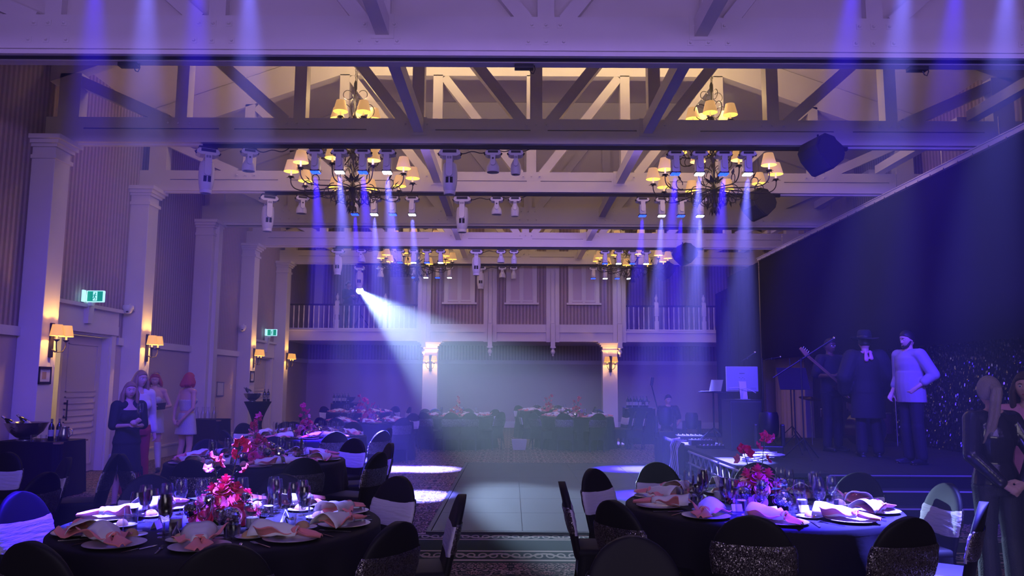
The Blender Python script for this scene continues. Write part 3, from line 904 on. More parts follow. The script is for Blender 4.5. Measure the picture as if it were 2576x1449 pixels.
def doorway(n, D, zt, gap, label):
    y0, y1 = D
    r = struct(MB().box(XL - 0.2, XL - 0.001, y0 + 0.001, y0 + 0.04, 0, zt).box(XL - 0.2, XL - 0.001, y1 - 0.04, y1 - 0.001, 0, zt).box(XL - 0.2, XL - 0.001, y0 + 0.04, y1 - 0.04, zt - 0.04, zt).build('door_%d' % n, M_wood), label)
    for a, b in ((y0 - 0.13, y0 + 0.01), (y1 - 0.01, y1 + 0.13)):
        MB().box(XL, XL + 0.035, a, b, 0, zt + 0.02).build('architrave', M_wood, r)
    MB().box(XL, XL + 0.06, y0 - 0.16, y1 + 0.16, zt, zt + 0.16).build('lintel', M_wood, r)
    MB().box(XL, XL + 0.05, y0 - 0.16, y1 + 0.16, zt + 0.16, zt + 0.42).build('lintel_frieze', M_wood, r)
    MB().box(XL, XL + 0.12, y0 - 0.2, y1 + 0.2, zt + 0.42, zt + 0.48).build('lintel_cap', M_wood, r)
    yk = (y0 + y1) / 2 + 0.1
    MB().add([(XL + 0.05, yk - 0.07, zt + 0.14), (XL + 0.05, yk + 0.07, zt + 0.14), (XL + 0.05, yk + 0.11, zt + 0.62), (XL + 0.05, yk - 0.11, zt + 0.62),
              (XL + 0.12, yk - 0.06, zt + 0.15), (XL + 0.12, yk + 0.06, zt + 0.15), (XL + 0.15, yk + 0.10, zt + 0.61), (XL + 0.15, yk - 0.10, zt + 0.61)],
             [(0, 1, 2, 3), (4, 5, 6, 7), (0, 1, 5, 4), (1, 2, 6, 5), (2, 3, 7, 6), (3, 0, 4, 7)]).build('keystone', M_wood, r)
    return r
dr = doorway(1, D1, 2.42, True, 'near double door in the left wall, one leaf ajar with light behind')
door_leaf(dr, D1[0] + 0.05, 12.72, XL - 0.13, 2.37, 12.62)
door_leaf(dr, 12.97, D1[1] - 0.05, XL - 0.13, 2.37, 13.10)
dr2 = doorway(2, D2, 2.3, False, 'far single doorway in the left wall')
door_leaf(dr2, D2[0] + 0.05, D2[1] - 0.05, XL - 0.13, 2.25, D2[0] + 0.2)
# the lit corridor behind the near door
cr = struct(MB().box(XL - 1.5, XL - 1.4, 11.6, 14.8, 0, 2.6).build('corridor_wall', mat('corridor paint', (0.75, 0.66, 0.55), 0.7)), 'corridor wall seen through the ajar near door')
MB().box(XL - 1.5, XL - 0.26, 11.6, 14.8, 2.6, 2.65).build('corridor_ceiling', M_ceil, cr)
MB().box(XL - 1.5, XL - 0.26, 11.5, 11.6, 0, 2.6).box(XL - 1.5, XL - 0.26, 14.8, 14.9, 0, 2.6).build('corridor_end', M_ceil, cr)
light('corridor_lamp', 'POINT', (XL - 0.9, 13.4, 2.4), 26, (1.0, 0.74, 0.45), shadow_soft_size=0.15)

# ------------------------------------------------------------------ balcony at the far end
YB = 25.0
ZS0, ZS1 = 2.91, 3.25
bal = struct(MB().box(XL, XR, YB, Y1, ZS0, ZS1).build('balcony_slab', M_wood), 'white balcony floor edge across the far end')
MB().box(XL, XR, YB - 0.05, YB, ZS1 - 0.05, ZS1 + 0.01).build('fascia_lip', M_wood, bal)
MB().box(XL, XR, YB - 0.03, YB, ZS0, ZS0 + 0.05).build('fascia_bead', M_wood, bal)
cw = struct(MB().box(-3.05, 3.69, YB + 0.02, YB + 0.22, ZS1, 8.3).build('wall_centre', M_paper), 'striped wall between the two balcony openings')
MB().box(-3.05, 3.69, YB - 0.03, YB + 0.02, ZS1, ZS1 + 0.21).build('base_rail', M_wood, cw)
for i, xc in enumerate((-2.83, -0.70, 1.32, 3.47)):
    for s in (-1, 1):
        MB().box(xc + s * 0.145 - 0.065, xc + s * 0.145 + 0.065, YB - 0.07, YB + 0.02, ZS0 - 0.02, 8.2).build('pilaster_strip', M_wood, cw)
    MB().box(xc - 0.08, xc + 0.08, YB - 0.02, YB + 0.02, ZS1 + 0.2, 8.2).build('pilaster_groove', M_wood, cw)
    MB().box(xc - 0.055, xc + 0.055, YB - 0.05, YB - 0.005, ZS1 + 0.25, 5.22).build('pilaster_fillet', M_wood, cw)
    p = MB().box(xc - 0.07, xc + 0.07, YB - 0.16, YB - 0.051, ZS0 - 0.17, ZS1 + 0.22)
    p.box(xc - 0.09, xc + 0.09, YB - 0.18, YB - 0.051, ZS0 - 0.21, ZS0 - 0.17)
    p.build('pendant_post', M_wood, cw)
    MB().lathe([(0, -0.28), (0.03, -0.26), (0.035, -0.23), (0.02, -0.21), (0.06, -0.17), (0.075, -0.12), (0.05, -0.06), (0.03, -0.04), (0.06, -0.01), (0.06, 0.0), (0, 0)], 14, c=(xc, YB - 0.115, ZS0 - 0.21)).build('finial', M_wood, cw, True)
M_pane = mat('pale blind behind pane', (0.62, 0.50, 0.47), 0.35, bump=0.03)
for i, xc in enumerate((-1.70, 0.31, 2.33)):
    w = struct(MB().box(xc - 0.5, xc + 0.5, YB + 0.0, YB + 0.02, 4.16, 5.9).build('window_%d' % (i + 1), M_pane), ['left', 'middle', 'right'][i] + ' two-pane window over the far wall')
    for a, b in ((xc - 0.5, xc - 0.38), (xc + 0.38, xc + 0.5)):
        MB().box(a, b, YB - 0.045, YB, 4.16, 5.95).build('window_stile', M_wood, w)
    MB().box(xc - 0.035, xc + 0.035, YB - 0.035, YB, 4.16, 5.95).build('mullion', M_wood, w)
    for s in (-1, 1):
        f = MB()
        a, b = (xc + 0.035, xc + 0.38) if s > 0 else (xc - 0.38, xc - 0.035)
        for (p, q, c, d) in ((a, b, 4.2, 4.25), (a, b, 5.85, 5.9), (a, a + 0.035, 4.25, 5.85), (b - 0.035, b, 4.25, 5.85)):
            f.box(p, q, YB - 0.022, YB, c, d)
        f.build('sash', M_wood, w)
    MB().box(xc - 0.56, xc + 0.56, YB - 0.11, YB + 0.0, 4.10, 4.16).build('window_sill', M_wood, w)
# railings
bl_me = MB().lathe([(0.02, 0), (0.02, 0.1), (0.014, 0.14), (0.022, 0.3), (0.015, 0.55), (0.02, 0.62), (0.02, 0.78)], 8).mesh('baluster', M_wood, True)
nw = MB().cbox(-0.065, 0.065, -0.065, 0.065, 0, 0.34, 0.008).cbox(-0.045, 0.045, -0.045, 0.045, 0.34, 0.5, 0.006).cbox(-0.065, 0.065, -0.065, 0.065, 0.5, 0.93, 0.008)
nw.lathe([(0.07, 0.93), (0.07, 0.96), (0.03, 0.98), (0.04, 1.03), (0.055, 1.08), (0.045, 1.13), (0.02, 1.16), (0.028, 1.19), (0.0, 1.23)], 14)
nw_me = nw.mesh('newel_post', M_wood, True, 35)
M_rail = mat('dark stained handrail', (0.03, 0.018, 0.02), 0.4)
for nm, x0, x1, nws in (('left', XL + 0.02, -3.08, (-5.68, -4.12)), ('right', 3.72, XR - 0.02, (4.70, 6.24))):
    r = thing('balcony_railing', 'white balustrade with dark handrail on the %s balcony' % nm, 'railing', (0, YB + 0.12, ZS1 + 0.005))
    MB().cbox(x0, x1, -0.035, 0.035, 0.80, 0.855, 0.008).build('handrail', M_rail, r)
    MB().box(x0, x1, -0.03, 0.03, 0.02, 0.07).build('bottom_rail', M_wood, r)
    n = int((x1 - x0) / 0.163)
    for i in range(n):
        x = x0 + 0.08 + i * 0.163
        if min(abs(x - q) for q in nws) > 0.09:
            inst(bl_me, 'baluster', r, (x, 0, 0.03))
    for q in nws:
        inst(nw_me, 'newel_post', r, (q, 0, 0))
# rear fittings of the balcony
for x, w_, nm in ((-7.0, 0.3, 'trim_3'), (-3.3, 0.3, 'trim_4'), (4.0, 0.3, 'trim_5')):
    struct(MB().box(x - w_ / 2, x + w_ / 2, Y1 - 0.12, Y1, ZS1, 6.4).build(nm, M_wood), 'white pilaster on the rear balcony wall at %s' % {-7.0: 'the left end', -3.3: 'the left inner side', 4.0: 'the right inner side'}[x])
d3 = struct(MB().box(-4.35, -3.55, Y1 - 0.05, Y1, ZS1, 5.3).build('door_3', M_door), 'pale door at the back of the left balcony')
MB().box(-4.43, -4.35, Y1 - 0.07, Y1, ZS1, 5.38).box(-3.55, -3.47, Y1 - 0.07, Y1, ZS1, 5.38).box(-4.35, -3.55, Y1 - 0.07, Y1, 5.3, 5.38).build('architrave', M_wood, d3)
MB().box(-4.2, -3.7, Y1 - 0.06, Y1 - 0.05, 4.3, 5.1).build('door_panel', M_wood, d3)
# piers under the balcony
for nm, xc in (('left', BX0 := -2.62), ('right', 3.16)):
    c = struct(MB().cbox(xc - 0.24, xc + 0.24, YB + 0.0, YB + 0.4, 0, ZS0 - 0.0, 0.01).build('pier', M_wood), 'white %s pier carrying the balcony' % nm)
    cp = MB()
    for z0, z1, e in ((0.30, 0.26, 0.02), (0.16, 0.10, 0.05), (0.10, 0.05, 0.10), (0.05, 0.002, 0.15)):
        cp.box(xc - 0.24 - e, xc + 0.24 + e, YB - e, YB + 0.4 + e, ZS0 - z0, ZS0 - z1)
    cp.build('capital', M_wood, c)

# ------------------------------------------------------------------ signs, frames and cameras on the left wall
M_green = mat('lit green sign', (0.0, 0.2, 0.1), 0.4, emit=(0.0, 0.30, 0.17), estr=1.0)
M_swhite = mat('lit white sign', (0.8, 0.9, 0.9), 0.4, emit=(0.45, 0.95, 0.95), estr=1.1)
def exit_sign(loc, label, sc=1.0):
    r = thing('exit_sign', label, 'sign', loc, 0, 'lit exit signs')
    MB().cbox(0.0, 0.30, -0.03, 0.03, -0.10, 0.10, 0.015).build('housing', M_swhite, r)
    f = MB().cbox(0.025, 0.285, -0.04, -0.029, -0.085, 0.085, 0.004).build('green_face', M_green, r)
    # white doorway with a running figure in green
    MB().box(0.125, 0.195, -0.044, -0.040, -0.075, 0.078).build('doorway_symbol', M_swhite, f)
    m = MB()
    m.lathe([(0, 0), (0.012, 0), (0.012, 0.003), (0, 0.003)], 10, M=Matrix.Translation((0.166, -0.044, 0.05)) @ Matrix.Rotation(PI / 2, 4, 'X'))
    for (a, b, w) in (((0.160, 0.035), (0.152, -0.005), 0.020), ((0.152, -0.005), (0.172, -0.035), 0.012), ((0.172, -0.035), (0.165, -0.068), 0.011), ((0.150, -0.005), (0.138, -0.04), 0.012),
                      ((0.138, -0.04), (0.120, -0.05), 0.011), ((0.162, 0.03), (0.185, 0.008), 0.009), ((0.157, 0.03), (0.135, 0.02), 0.009), ((0.135, 0.02), (0.130, 0.0), 0.008)):
        m.bar((a[0], -0.0455, a[1]), (b[0], -0.0455, b[1]), w, 0.003, up=(0, 1, 0))
    m.build('running_figure', M_green, f)
    MB().cbox(-0.02, 0.012, -0.14, -0.05, -0.10, 0.10, 0.006).build('side_panel', M_swhite, r)
    MB().box(0.04, 0.10, -0.03, 0.05, -0.16, -0.10).build('mount', M_wood, r)
exit_sign((XL + 0.10, 13.15, 3.02), 'green running-man exit sign over the near double door')
exit_sign((XL + 0.10, 22.95, 3.03), 'green running-man exit sign over the far doorway')
def dome_cam(loc, label):
    r = thing('dome_camera', label, 'camera', loc, 0, 'security dome cameras')
    MB().cbox(-0.05, 0.05, -0.02, 0.0, -0.02, 0.10, 0.006).build('wall_plate', M_case, r)
    MB().tube([(0, -0.01, 0.06), (-0.0, -0.10, 0.09), (0.0, -0.16, 0.07)], 0.025, 8).lathe([(0, 0.08), (0.09, 0.075), (0.10, 0.05), (0.095, 0.0), (0, 0.0)], 18, c=(0, -0.17, 0)).build('housing', M_case, r, True, 40)
    MB().lathe([(0.08, 0), (0.078, -0.03), (0.055, -0.07), (0, -0.09)], 18, c=(0, -0.17, 0)).build('dome', M_case, r, True)
    MB().lathe([(0, 0), (0.024, 0), (0.024, 0.01), (0, 0.012)], 12, M=Matrix.Translation((0.02, -0.235, -0.045)) @ Matrix.Rotation(R(60), 4, 'X')).build('lens', M_glass, r, True)
dome_cam((XL + 0.17, TY[4] - 0.285, 2.92), 'white dome camera on the column right of the near double door')
dome_cam((XL + 0.17, TY[6] - 0.285, 3.0), 'white dome camera on the column left of the far doorway')
def frame_x(loc, w, h, fm, label, inner=None, cat='frame', name='framed_sign'):
    """framed panel on an x-facing surface"""
    r = thing(name, label, cat, loc)
    m = MB()
    t = 0.018
    for a, b, c, d in ((-w / 2, w / 2, -h / 2, -h / 2 + t * (2 if fm is M_blk else 1)), (-w / 2, w / 2, h / 2 - t * (2 if fm is M_blk else 1), h / 2), (-w / 2, -w / 2 + t, -h / 2, h / 2), (w / 2 - t, w / 2, -h / 2, h / 2)):
        m.box(0, 0.02, a, b, c, d)
    m.build('frame', fm, r)
    MB().box(0.001, 0.008, -w / 2 + t, w / 2 - t, -h / 2 + t, h / 2 - t).build('sheet', mat('notice paper', (0.7, 0.68, 0.7), 0.6), r)
    if inner:
        MB().box(0.008, 0.0095, -w * 0.22, w * 0.12, -h * 0.22, h * 0.2).build('printed_map', mat('tan print', (0.42, 0.30, 0.2), 0.7), r)
        MB().box(0.008, 0.0095, -w * 0.3, w * 0.3, h * 0.30, h * 0.315).box(0.008, 0.0095, -w * 0.2, w * 0.15, h * 0.26, h * 0.27).build('ruled_line', mat('dark print', (0.1, 0.08, 0.1), 0.7), r)
frame_x((XL + 0.361, TY[3] - 0.13, 1.67), 0.30, 0.26, M_blk, 'black framed floor plan under the first sconce on the nearest left column', True)
frame_x((XL + 0.361, TY[6] - 0.10, 1.72), 0.30, 0.30, M_blk, 'small black framed sign under the sconce by the far doorway', True)
frame_x((XL + 0.001, 19.7, 1.40), 0.46, 0.36, mat('silver frame', (0.5, 0.5, 0.55), 0.3, 0.8), 'silver framed notice on the left wall between the far columns')
sw = thing('light_switch', 'white switch plate on the left wall beside the silver framed notice', 'switch', (XL, 20.45, 1.45))
MB().cbox(0, 0.012, -0.04, 0.04, -0.06, 0.06, 0.003).build('plate', M_wood, sw)
MB().cbox(0.012, 0.02, -0.012, 0.012, -0.02, 0.02, 0.002).build('rocker', M_wood, sw)
sw = thing('wall_socket', 'white power socket low on the left wall behind the white-skirted woman', 'socket', (XL, 16.5, 0.42))
MB().cbox(0, 0.012, -0.06, 0.06, -0.04, 0.04, 0.003).build('plate', M_wood, sw)
MB().cbox(0.012, 0.016, -0.04, -0.01, -0.02, 0.02, 0.002).cbox(0.012, 0.016, 0.01, 0.04, -0.02, 0.02, 0.002).build('outlet', M_wood, sw)

# ------------------------------------------------------------------ black screen cloth on the right
M_cloth = mat('matt black stage cloth', (0.016, 0.014, 0.022), 0.92, bump=0.1, bscale=6, sheen=0.0, spec=0.1)
sc = struct(MB().grid(lambda u, v: (7.0 + 0.012 * math.sin(u * 55) * (1 - v), 4.0 + 17.7 * u, 2.25 + 2.79 * v), 150, 4).build('screen_cloth', M_cloth, None, True), 'huge black cloth stretched along the stage wall')
sc['kind'] = 'thing'; tag(sc, 'huge black cloth stretched along the right wall above the stage', 'backdrop')
md = sc.modifiers.new('solid', 'SOLIDIFY'); md.thickness = 0.01
r = thing('cloth_track', 'pale ceiling track carrying the black stage cloth', 'track', (7.0, 4.0, 5.06))
MB().cbox(-0.03, 0.03, 0, 17.8, 0.0, 0.07, 0.006).build('rail', M_wood, r)
MB().box(-0.05, 0.05, 0, 17.8, 0.07, 0.085).build('rail_flange', M_wood, r)
hk = MB().tube([(0, 0, 0.0), (0, 0.01, -0.02), (0, 0, -0.04)], 0.006, 5).mesh('hook', M_chrome, True)
for i in range(44):
    inst(hk, 'hook', r, (-0.035, 0.2 + i * 0.4, 0.02))
hr = MB().tube([(0, 0, 0), (0, 0, 0.30)], 0.006, 5).mesh('hanger_rod', M_chrome)
for i in range(12):
    inst(hr, 'hanger_rod', r, (0, 0.8 + i * 1.5, 0.085))
def curtain(name, p0, p1, z0, z1, amp, nf, m, label, cat='curtain', slope=0.0, thick=0.006, group=None):
    p0, p1 = Vector(p0), Vector(p1)
    d = (p1 - p0); n = Vector((-d.y, d.x)).normalized()
    def fn(u, v):
        a = amp * (0.6 + 0.4 * math.sin(u * 17 + 3)) * (1.1 - 0.4 * v)
        q = p0 + d * u + n * a * math.sin(u * nf * 2 * PI + 0.4 * math.sin(v * 3))
        return (q.x, q.y, z0 + (z1 - slope * u - z0) * v)
    o = MB().grid(fn, max(30, nf * 10), 8).build(name, m, None, True, 180)
    mm = o.modifiers.new('solid', 'SOLIDIFY'); mm.thickness = thick
    return tag(o, label, cat, group)
curtain('stage_drape', (6.98, 21.75), (6.36, 22.7), 0.02, 5.02, 0.05, 5, M_cloth, 'black pleated drape closing the far end of the stage cloth', slope=0.3)
curtain('stage_drape', (6.38, 22.75), (6.42, 24.3), 0.02, 4.4, 0.04, 5, M_cloth, 'black drape returning towards the balcony at the stage end')
curtain('wall_curtain', (7.45, 19.8), (7.45, 22.0), 0.05, 2.30, 0.05, 9, mat('tan curtain', (0.45, 0.34, 0.22), 0.9, sheen=0.2), 'tan pleated curtain beneath the far end of the black cloth')
curtain('backdrop_cloth', (7.42, 14.9), (7.42, 19.2), 0.02, 2.24, 0.03, 12, M_cloth, 'black cloth hung low behind the band')

# tinsel curtain
def tinsel():
    m = bpy.data.materials.new('black glitter tinsel')
    m.use_nodes = True
    nt = m.node_tree; N, L = nt.nodes, nt.links
    b = N['Principled BSDF']
    b.inputs['Base Color'].default_value = (0.15, 0.145, 0.16, 1); b.inputs['Metallic'].default_value = 1; b.inputs['Roughness'].default_value = 0.22
    return m
M_tin = tinsel()
tz = thing('tinsel_curtain', 'glittering black tinsel curtain hanging below the black cloth', 'curtain', (7.30, 4.5, 0.5))
MB().box(0.06, 0.08, 0, 10.6, 0, 1.76).build('backing_cloth', M_cloth, tz)
ch = MB(); rr = random.Random(3)
for i in range(13000):
    y = rr.random() * 10.5; z = rr.random() ** 0.8 * 1.76; x = rr.uniform(-0.02, 0.05)
    a, b_, l = rr.uniform(0, PI), rr.uniform(-0.9, 0.9), rr.uniform(0.02, 0.055)
    u = Vector((math.cos(a) * 0.6, math.sin(a), 0)).normalized() * 0.008; w = Vector((math.sin(b_) * 0.6, math.sin(b_) * 0.3, 1)).normalized() * l
    c = Vector((x, y, z))
    ch.add([c - u - w / 2, c + u - w / 2, c + u + w / 2, c - u + w / 2], [(0, 1, 2, 3)])
o = ch.build('tinsel', M_tin, tz); o['kind'] = 'stuff'

# ------------------------------------------------------------------ stage
M_deck = mat('black stage deck', (0.02, 0.02, 0.024), 0.6, bump=0.2, bscale=60)
M_alu = mat('aluminium', (0.55, 0.56, 0.6), 0.3, 0.9)
SX0, SY0, SY1, SZ = 3.04, 9.80, 16.2, 0.50
st = thing('stage', 'low black stage on the right with an aluminium edge and steps', 'stage', (0, 0, 0))
for i in range(5):
    for j in range(3):
        x0 = SX0 + i * 0.95; x1 = min(x0 + 0.945, 7.78); y0 = SY0 + j * 2.135
        MB().cbox(x0, x1, y0, y0 + 2.125, SZ - 0.05, SZ, 0.004).build('deck_panel', M_deck, st)
MB().box(SX0 + 0.9, 7.78, SY0 + 0.01, SY0 + 0.04, 0, SZ - 0.05).build('front_fascia', M_cloth, st)
MB().box(SX0 + 0.9, 7.78, SY0 - 0.004, SY0 + 0.01, SZ - 0.03, SZ - 0.015).build('white_edge_line', mat('worn white edge tape', (0.35, 0.34, 0.36), 0.5), st)
def ladder(y0, y1):
    t = MB()
    t.tube([(SX0 - 0.03, y0, SZ - 0.05), (SX0 - 0.03, y1, SZ - 0.05)], 0.018, 8)
    t.tube([(SX0 - 0.03, y0, SZ - 0.24), (SX0 - 0.03, y1, SZ - 0.24)], 0.018, 8)
    t.build('chord_tube', M_alu, st, True)
    n = int((y1 - y0) / 0.17)
    z = MB()
    for i in range(n):
        a = y0 + i * 0.17; b = a + 0.17
        z.bar((SX0 - 0.03, a, SZ - (0.05 if i % 2 else 0.24)), (SX0 - 0.03, b, SZ - (0.24 if i % 2 else 0.05)), 0.018, 0.018)
    z.build('lacing', M_alu, st)
ladder(SY0 + 0.05, 11.4); ladder(11.5, 13.4)
for y in (9.85, 11.45, 13.4):
    MB().tube([(SX0, y, 0), (SX0, y, SZ - 0.05)], 0.024, 10).lathe([(0.04, 0), (0.04, 0.012), (0.024, 0.014)], 12, c=(SX0, y, 0)).build('leg', M_alu, st, True)
stp = thing('stage_steps', 'black step unit with pale nosings in front of the stage', 'steps', (0, 0, 0))
for (y0, z) in ((9.22, 0.17), (9.50, 0.33)):
    b_ = MB().cbox(4.45, 6.3, y0, y0 + 0.28, 0 if z < 0.2 else 0.0, z, 0.004).build('step', M_deck, stp)
    MB().box(4.45, 6.3, y0 - 0.006, y0 + 0.012, z - 0.014, z + 0.002).build('nosing', mat('pale nosing', (0.5, 0.5, 0.52), 0.5), b_)
curtain('stage_skirt', (SX0 - 0.08, 13.45), (SX0 - 0.08, 16.25), 0.01, SZ + 0.08, 0.03, 16, M_cloth, 'black pleated skirt on the left side of the stage')
curtain('stage_skirt', (SX0 - 0.06, 16.28), (4.6, 16.28), 0.01, SZ + 0.08, 0.03, 10, M_cloth, 'black pleated skirt behind the stage control table')
# ------------------------------------------------------------------ banquet furniture
M_span = mat('black stretch fabric', (0.010, 0.009, 0.014), 0.62, bump=0.05, bscale=20, spec=0.35)
M_tc = mat('black tablecloth', (0.012, 0.010, 0.018), 0.75, bump=0.08, bscale=25, spec=0.3)
M_sash = mat('white stretch sash', (0.66, 0.62, 0.68), 0.6, bump=0.5, bscale=9, stretch=(1, 1, 7))
def sequins():
    m = bpy.data.materials.new('silver sequins')
    m.use_nodes = True
    nt = m.node_tree; N, L = nt.nodes, nt.links
    b = N['Principled BSDF']
    b.inputs['Metallic'].default_value = 0.85; b.inputs['Roughness'].default_value = 0.36
    tc = N.new('ShaderNodeTexCoord')
    mp = N.new('ShaderNodeMapping'); mp.inputs['Scale'].default_value = (1, 1, 0.8); L.new(tc.outputs['Object'], mp.inputs[0])
    vo = N.new('ShaderNodeTexVoronoi'); vo.inputs['Scale'].default_value = 230; L.new(mp.outputs[0], vo.inputs['Vector'])
    rp = N.new('ShaderNodeMix'); rp.data_type = 'RGBA'; rp.inputs[6].default_value = (0.06, 0.05, 0.06, 1); rp.inputs[7].default_value = (0.42, 0.38, 0.40, 1)
    sp_ = N.new('ShaderNodeSeparateColor'); L.new(vo.outputs['Color'], sp_.inputs[0])
    pw = N.new('ShaderNodeMath'); pw.operation = 'POWER'; pw.inputs[1].default_value = 1.6; L.new(sp_.outputs[0], pw.inputs[0]); L.new(pw.outputs[0], rp.inputs[0])
    L.new(rp.outputs[2], b.inputs['Base Color'])
    g = N.new('ShaderNodeNewGeometry')
    sb = N.new('ShaderNodeVectorMath'); sb.operation = 'SUBTRACT'; sb.inputs[1].default_value = (0.5, 0.5, 0.5); L.new(vo.outputs['Color'], sb.inputs[0])
    sc_ = N.new('ShaderNodeVectorMath'); sc_.operation = 'SCALE'; sc_.inputs['Scale'].default_value = 0.8; L.new(sb.outputs[0], sc_.inputs[0])
    ad = N.new('ShaderNodeVectorMath'); ad.operation = 'ADD'; L.new(sc_.outputs[0], ad.inputs[0]); L.new(g.outputs['Normal'], ad.inputs[1])
    nm = N.new('ShaderNodeVectorMath'); nm.operation = 'NORMALIZE'; L.new(ad.outputs[0], nm.inputs[0]); L.new(nm.outputs[0], b.inputs['Normal'])
    return m
M_seq = sequins()

ZTOP = 0.90
def back_w(z):
    if z < 0.64: return 0.198 + 0.022 * (z - 0.42) / 0.22
    t = (z - 0.64) / (ZTOP - 0.64)
    return 0.22 * max(0.0, 1 - t ** 2.3) ** 0.5
def back_pt(z, t, grow=0.0, off=0.0):
    """t runs round the thin section; front is +y"""
    w = back_w(z) + grow
    c, s = math.cos(t), math.sin(t)
    e = 0.45
    x = w * (abs(c) ** e) * (1 if c >= 0 else -1)
    th = 0.026 + grow
    y = th * (abs(s) ** 0.7) * (1 if s >= 0 else -1)
    yc_ = -0.215 - 0.22 * (z - 0.42) + 0.35 * x * x
    return (x, yc_ + y + off, z)
def make_chair():
    r = thing('banquet_chair', '', 'chair')
    zs = [0.40 + 0.24 * i / 6 for i in range(6)] + [0.64 + (ZTOP - 0.64) * math.sin(PI / 2 * i / 9) for i in range(10)]
    n = 28
    m = MB()
    vs_ = [back_pt(min(z, ZTOP - 0.0005), 2 * PI * k / n) for z in zs for k in range(n)]
    fs = [(j * n + k, j * n + (k + 1) % n, (j + 1) * n + (k + 1) % n, (j + 1) * n + k) for j in range(len(zs) - 1) for k in range(n)]
    fs += [tuple(reversed(range(n))), tuple(range((len(zs) - 1) * n, len(zs) * n))]
    m.add(vs_, fs)
    m.build('backrest', M_span, r, True, 70)
    # sash: plain gathered front, sequinned back
    for nm, half, mt, g in (('sash', 0, M_sash, 0.007), ('sequin_band', 1, M_seq, 0.010)):
        m = MB()
        K = 18
        zb = [0.565 + 0.175 * i / 10 for i in range(11)]
        vs_ = []
        for j, z in enumerate(zb):
            for k in range(K + 1):
                t = (PI * k / K) + (PI if half else 0)
                gg = g + (0.0025 * math.sin(j * 2.2 + k * 0.7) if half == 0 else 0.002 * math.sin(j * 1.2 + k))
                if j in (0, 10): gg -= 0.004
                x, y, zz = back_pt(z, t, gg)
                drop = (-0.018 * (1 - (x / 0.23) ** 2)) if half == 0 else 0.012 * (x / 0.23) ** 2
                vs_.append((x, y, zz + drop))
        w = K + 1
        m.add(vs_, [(j * w + k, j * w + k + 1, (j + 1) * w + k + 1, (j + 1) * w + k) for j in range(10) for k in range(K)])
        m.build(nm, mt, r, True, 180)
    # seat pad
    m = MB().cbox(-0.205, 0.205, -0.22, 0.22, 0.40, 0.475, 0.03)
    m.build('seat', M_span, r, True, 60)
    # stretched cover: hugs the legs, arches up between them
    m = MB()
    nu, nv = 48, 8
    vs_ = []
    for j in range(nv + 1):
        for k in range(nu):
            a = 2 * PI * k / nu + PI / 4
            ca, sa = math.cos(a), math.sin(a)
            q = max(abs(ca), abs(sa))
            corner = min(1.0, abs(abs(ca) - abs(sa)) * 2.2)       # 0 at a leg, 1 mid-side
            corner = corner ** 0.8
            zb_ = 0.012 + 0.26 * math.sin(corner * PI / 2)
            v = j / nv
            z = 0.43 + (zb_ - 0.43) * v
            rad = (0.205 + 0.045 * v) / q * (1 - 0.14 * corner * math.sin(v * PI * 0.6))
            vs_.append((ca * min(rad, 0.30 + 0.04 * v), sa * min(rad, 0.31 + 0.04 * v), z))
    m.add(vs_, [(j * nu + k, j * nu + (k + 1) % nu, (j + 1) * nu + (k + 1) % nu, (j + 1) * nu + k) for j in range(nv) for k in range(nu)])
    m.build('stretch_cover', M_span, r, True, 180)
    foot = MB().lathe([(0.022, 0), (0.022, 0.012), (0.016, 0.03), (0.016, 0.4)], 10).mesh('leg', M_blk, True)
    for sx in (-1, 1):
        for sy in (-1, 1):
            inst(foot, 'leg', r, (sx * 0.175, sy * 0.18, 0))
    return r
CH = make_chair()
ch_used = [False]
def put_chair(pos, rot, label, group):
    if not ch_used[0]:
        ch_used[0] = True
        CH.location = pos; CH.rotation_euler = (0, 0, rot); CH['label'] = label; CH['group'] = group
        return CH
    return dup(CH, label, pos, rot, group)
def chair_from_top(px_, py_, tc_, label, group, turn=0.0, face=None):
    """chair whose back's top shows at this place, turned towards the table centre"""
    p = on(px_, py_, ZTOP)
    if face is None:
        d = Vector((tc_[0] - p.x, tc_[1] - p.y)).normalized()
    else:
        d = Vector(face).normalized()
    c, s = math.cos(turn), math.sin(turn)
    d = Vector((d.x * c - d.y * s, d.x * s + d.y * c))
    rot = math.atan2(d.y, d.x) - PI / 2
    return put_chair((p.x + d.x * 0.32, p.y + d.y * 0.32, 0), rot, label, group)

# ---- tables
TBL = {}
def cloth_mesh(r=0.915, n=160, seed=1):
    q = random.Random(seed)
    ph = [q.uniform(0, 6.28) for _ in range(6)]
    m = MB()
    rings = [(0.0, 0.757), (0.3, 0.757), (0.6, 0.757), (0.86, 0.757), (r, 0.756), (r + 0.012, 0.745), (r + 0.014, 0.71)]
    nv = 7
    vs_, fs = [(0, 0, 0.757)], []
    lev = [(rr_, z, 0) for rr_, z in rings[1:]] + [(r + 0.014 + 0.05 * (j / nv), 0.71 - 0.705 * (j / nv), j / nv) for j in range(1, nv + 1)]
    for rr_, z, k in lev:
        for i in range(n):
            a = 2 * PI * i / n
            f = (math.sin(13 * a + ph[0]) + 0.6 * math.sin(21 * a + ph[1]) + 0.4 * math.sin(8 * a + ph[2]) + 0.8 * max(0, math.sin(5 * a + ph[3])) ** 6)
            rad = rr_ + 0.045 * k ** 0.7 * f
            vs_.append((rad * math.cos(a), rad * math.sin(a), z))
    for i in range(n):
        fs.append((0, 1 + i, 1 + (i + 1) % n))
    for j in range(len(lev) - 1):
        for i in range(n):
            a, b = 1 + j * n + i, 1 + j * n + (i + 1) % n
            fs.append((a, a + n, b + n, b))
    m.add(vs_, fs)
    return m.mesh('tablecloth', M_tc, True, 180)
cloths = [cloth_mesh(seed=s) for s in (1, 2, 3)]
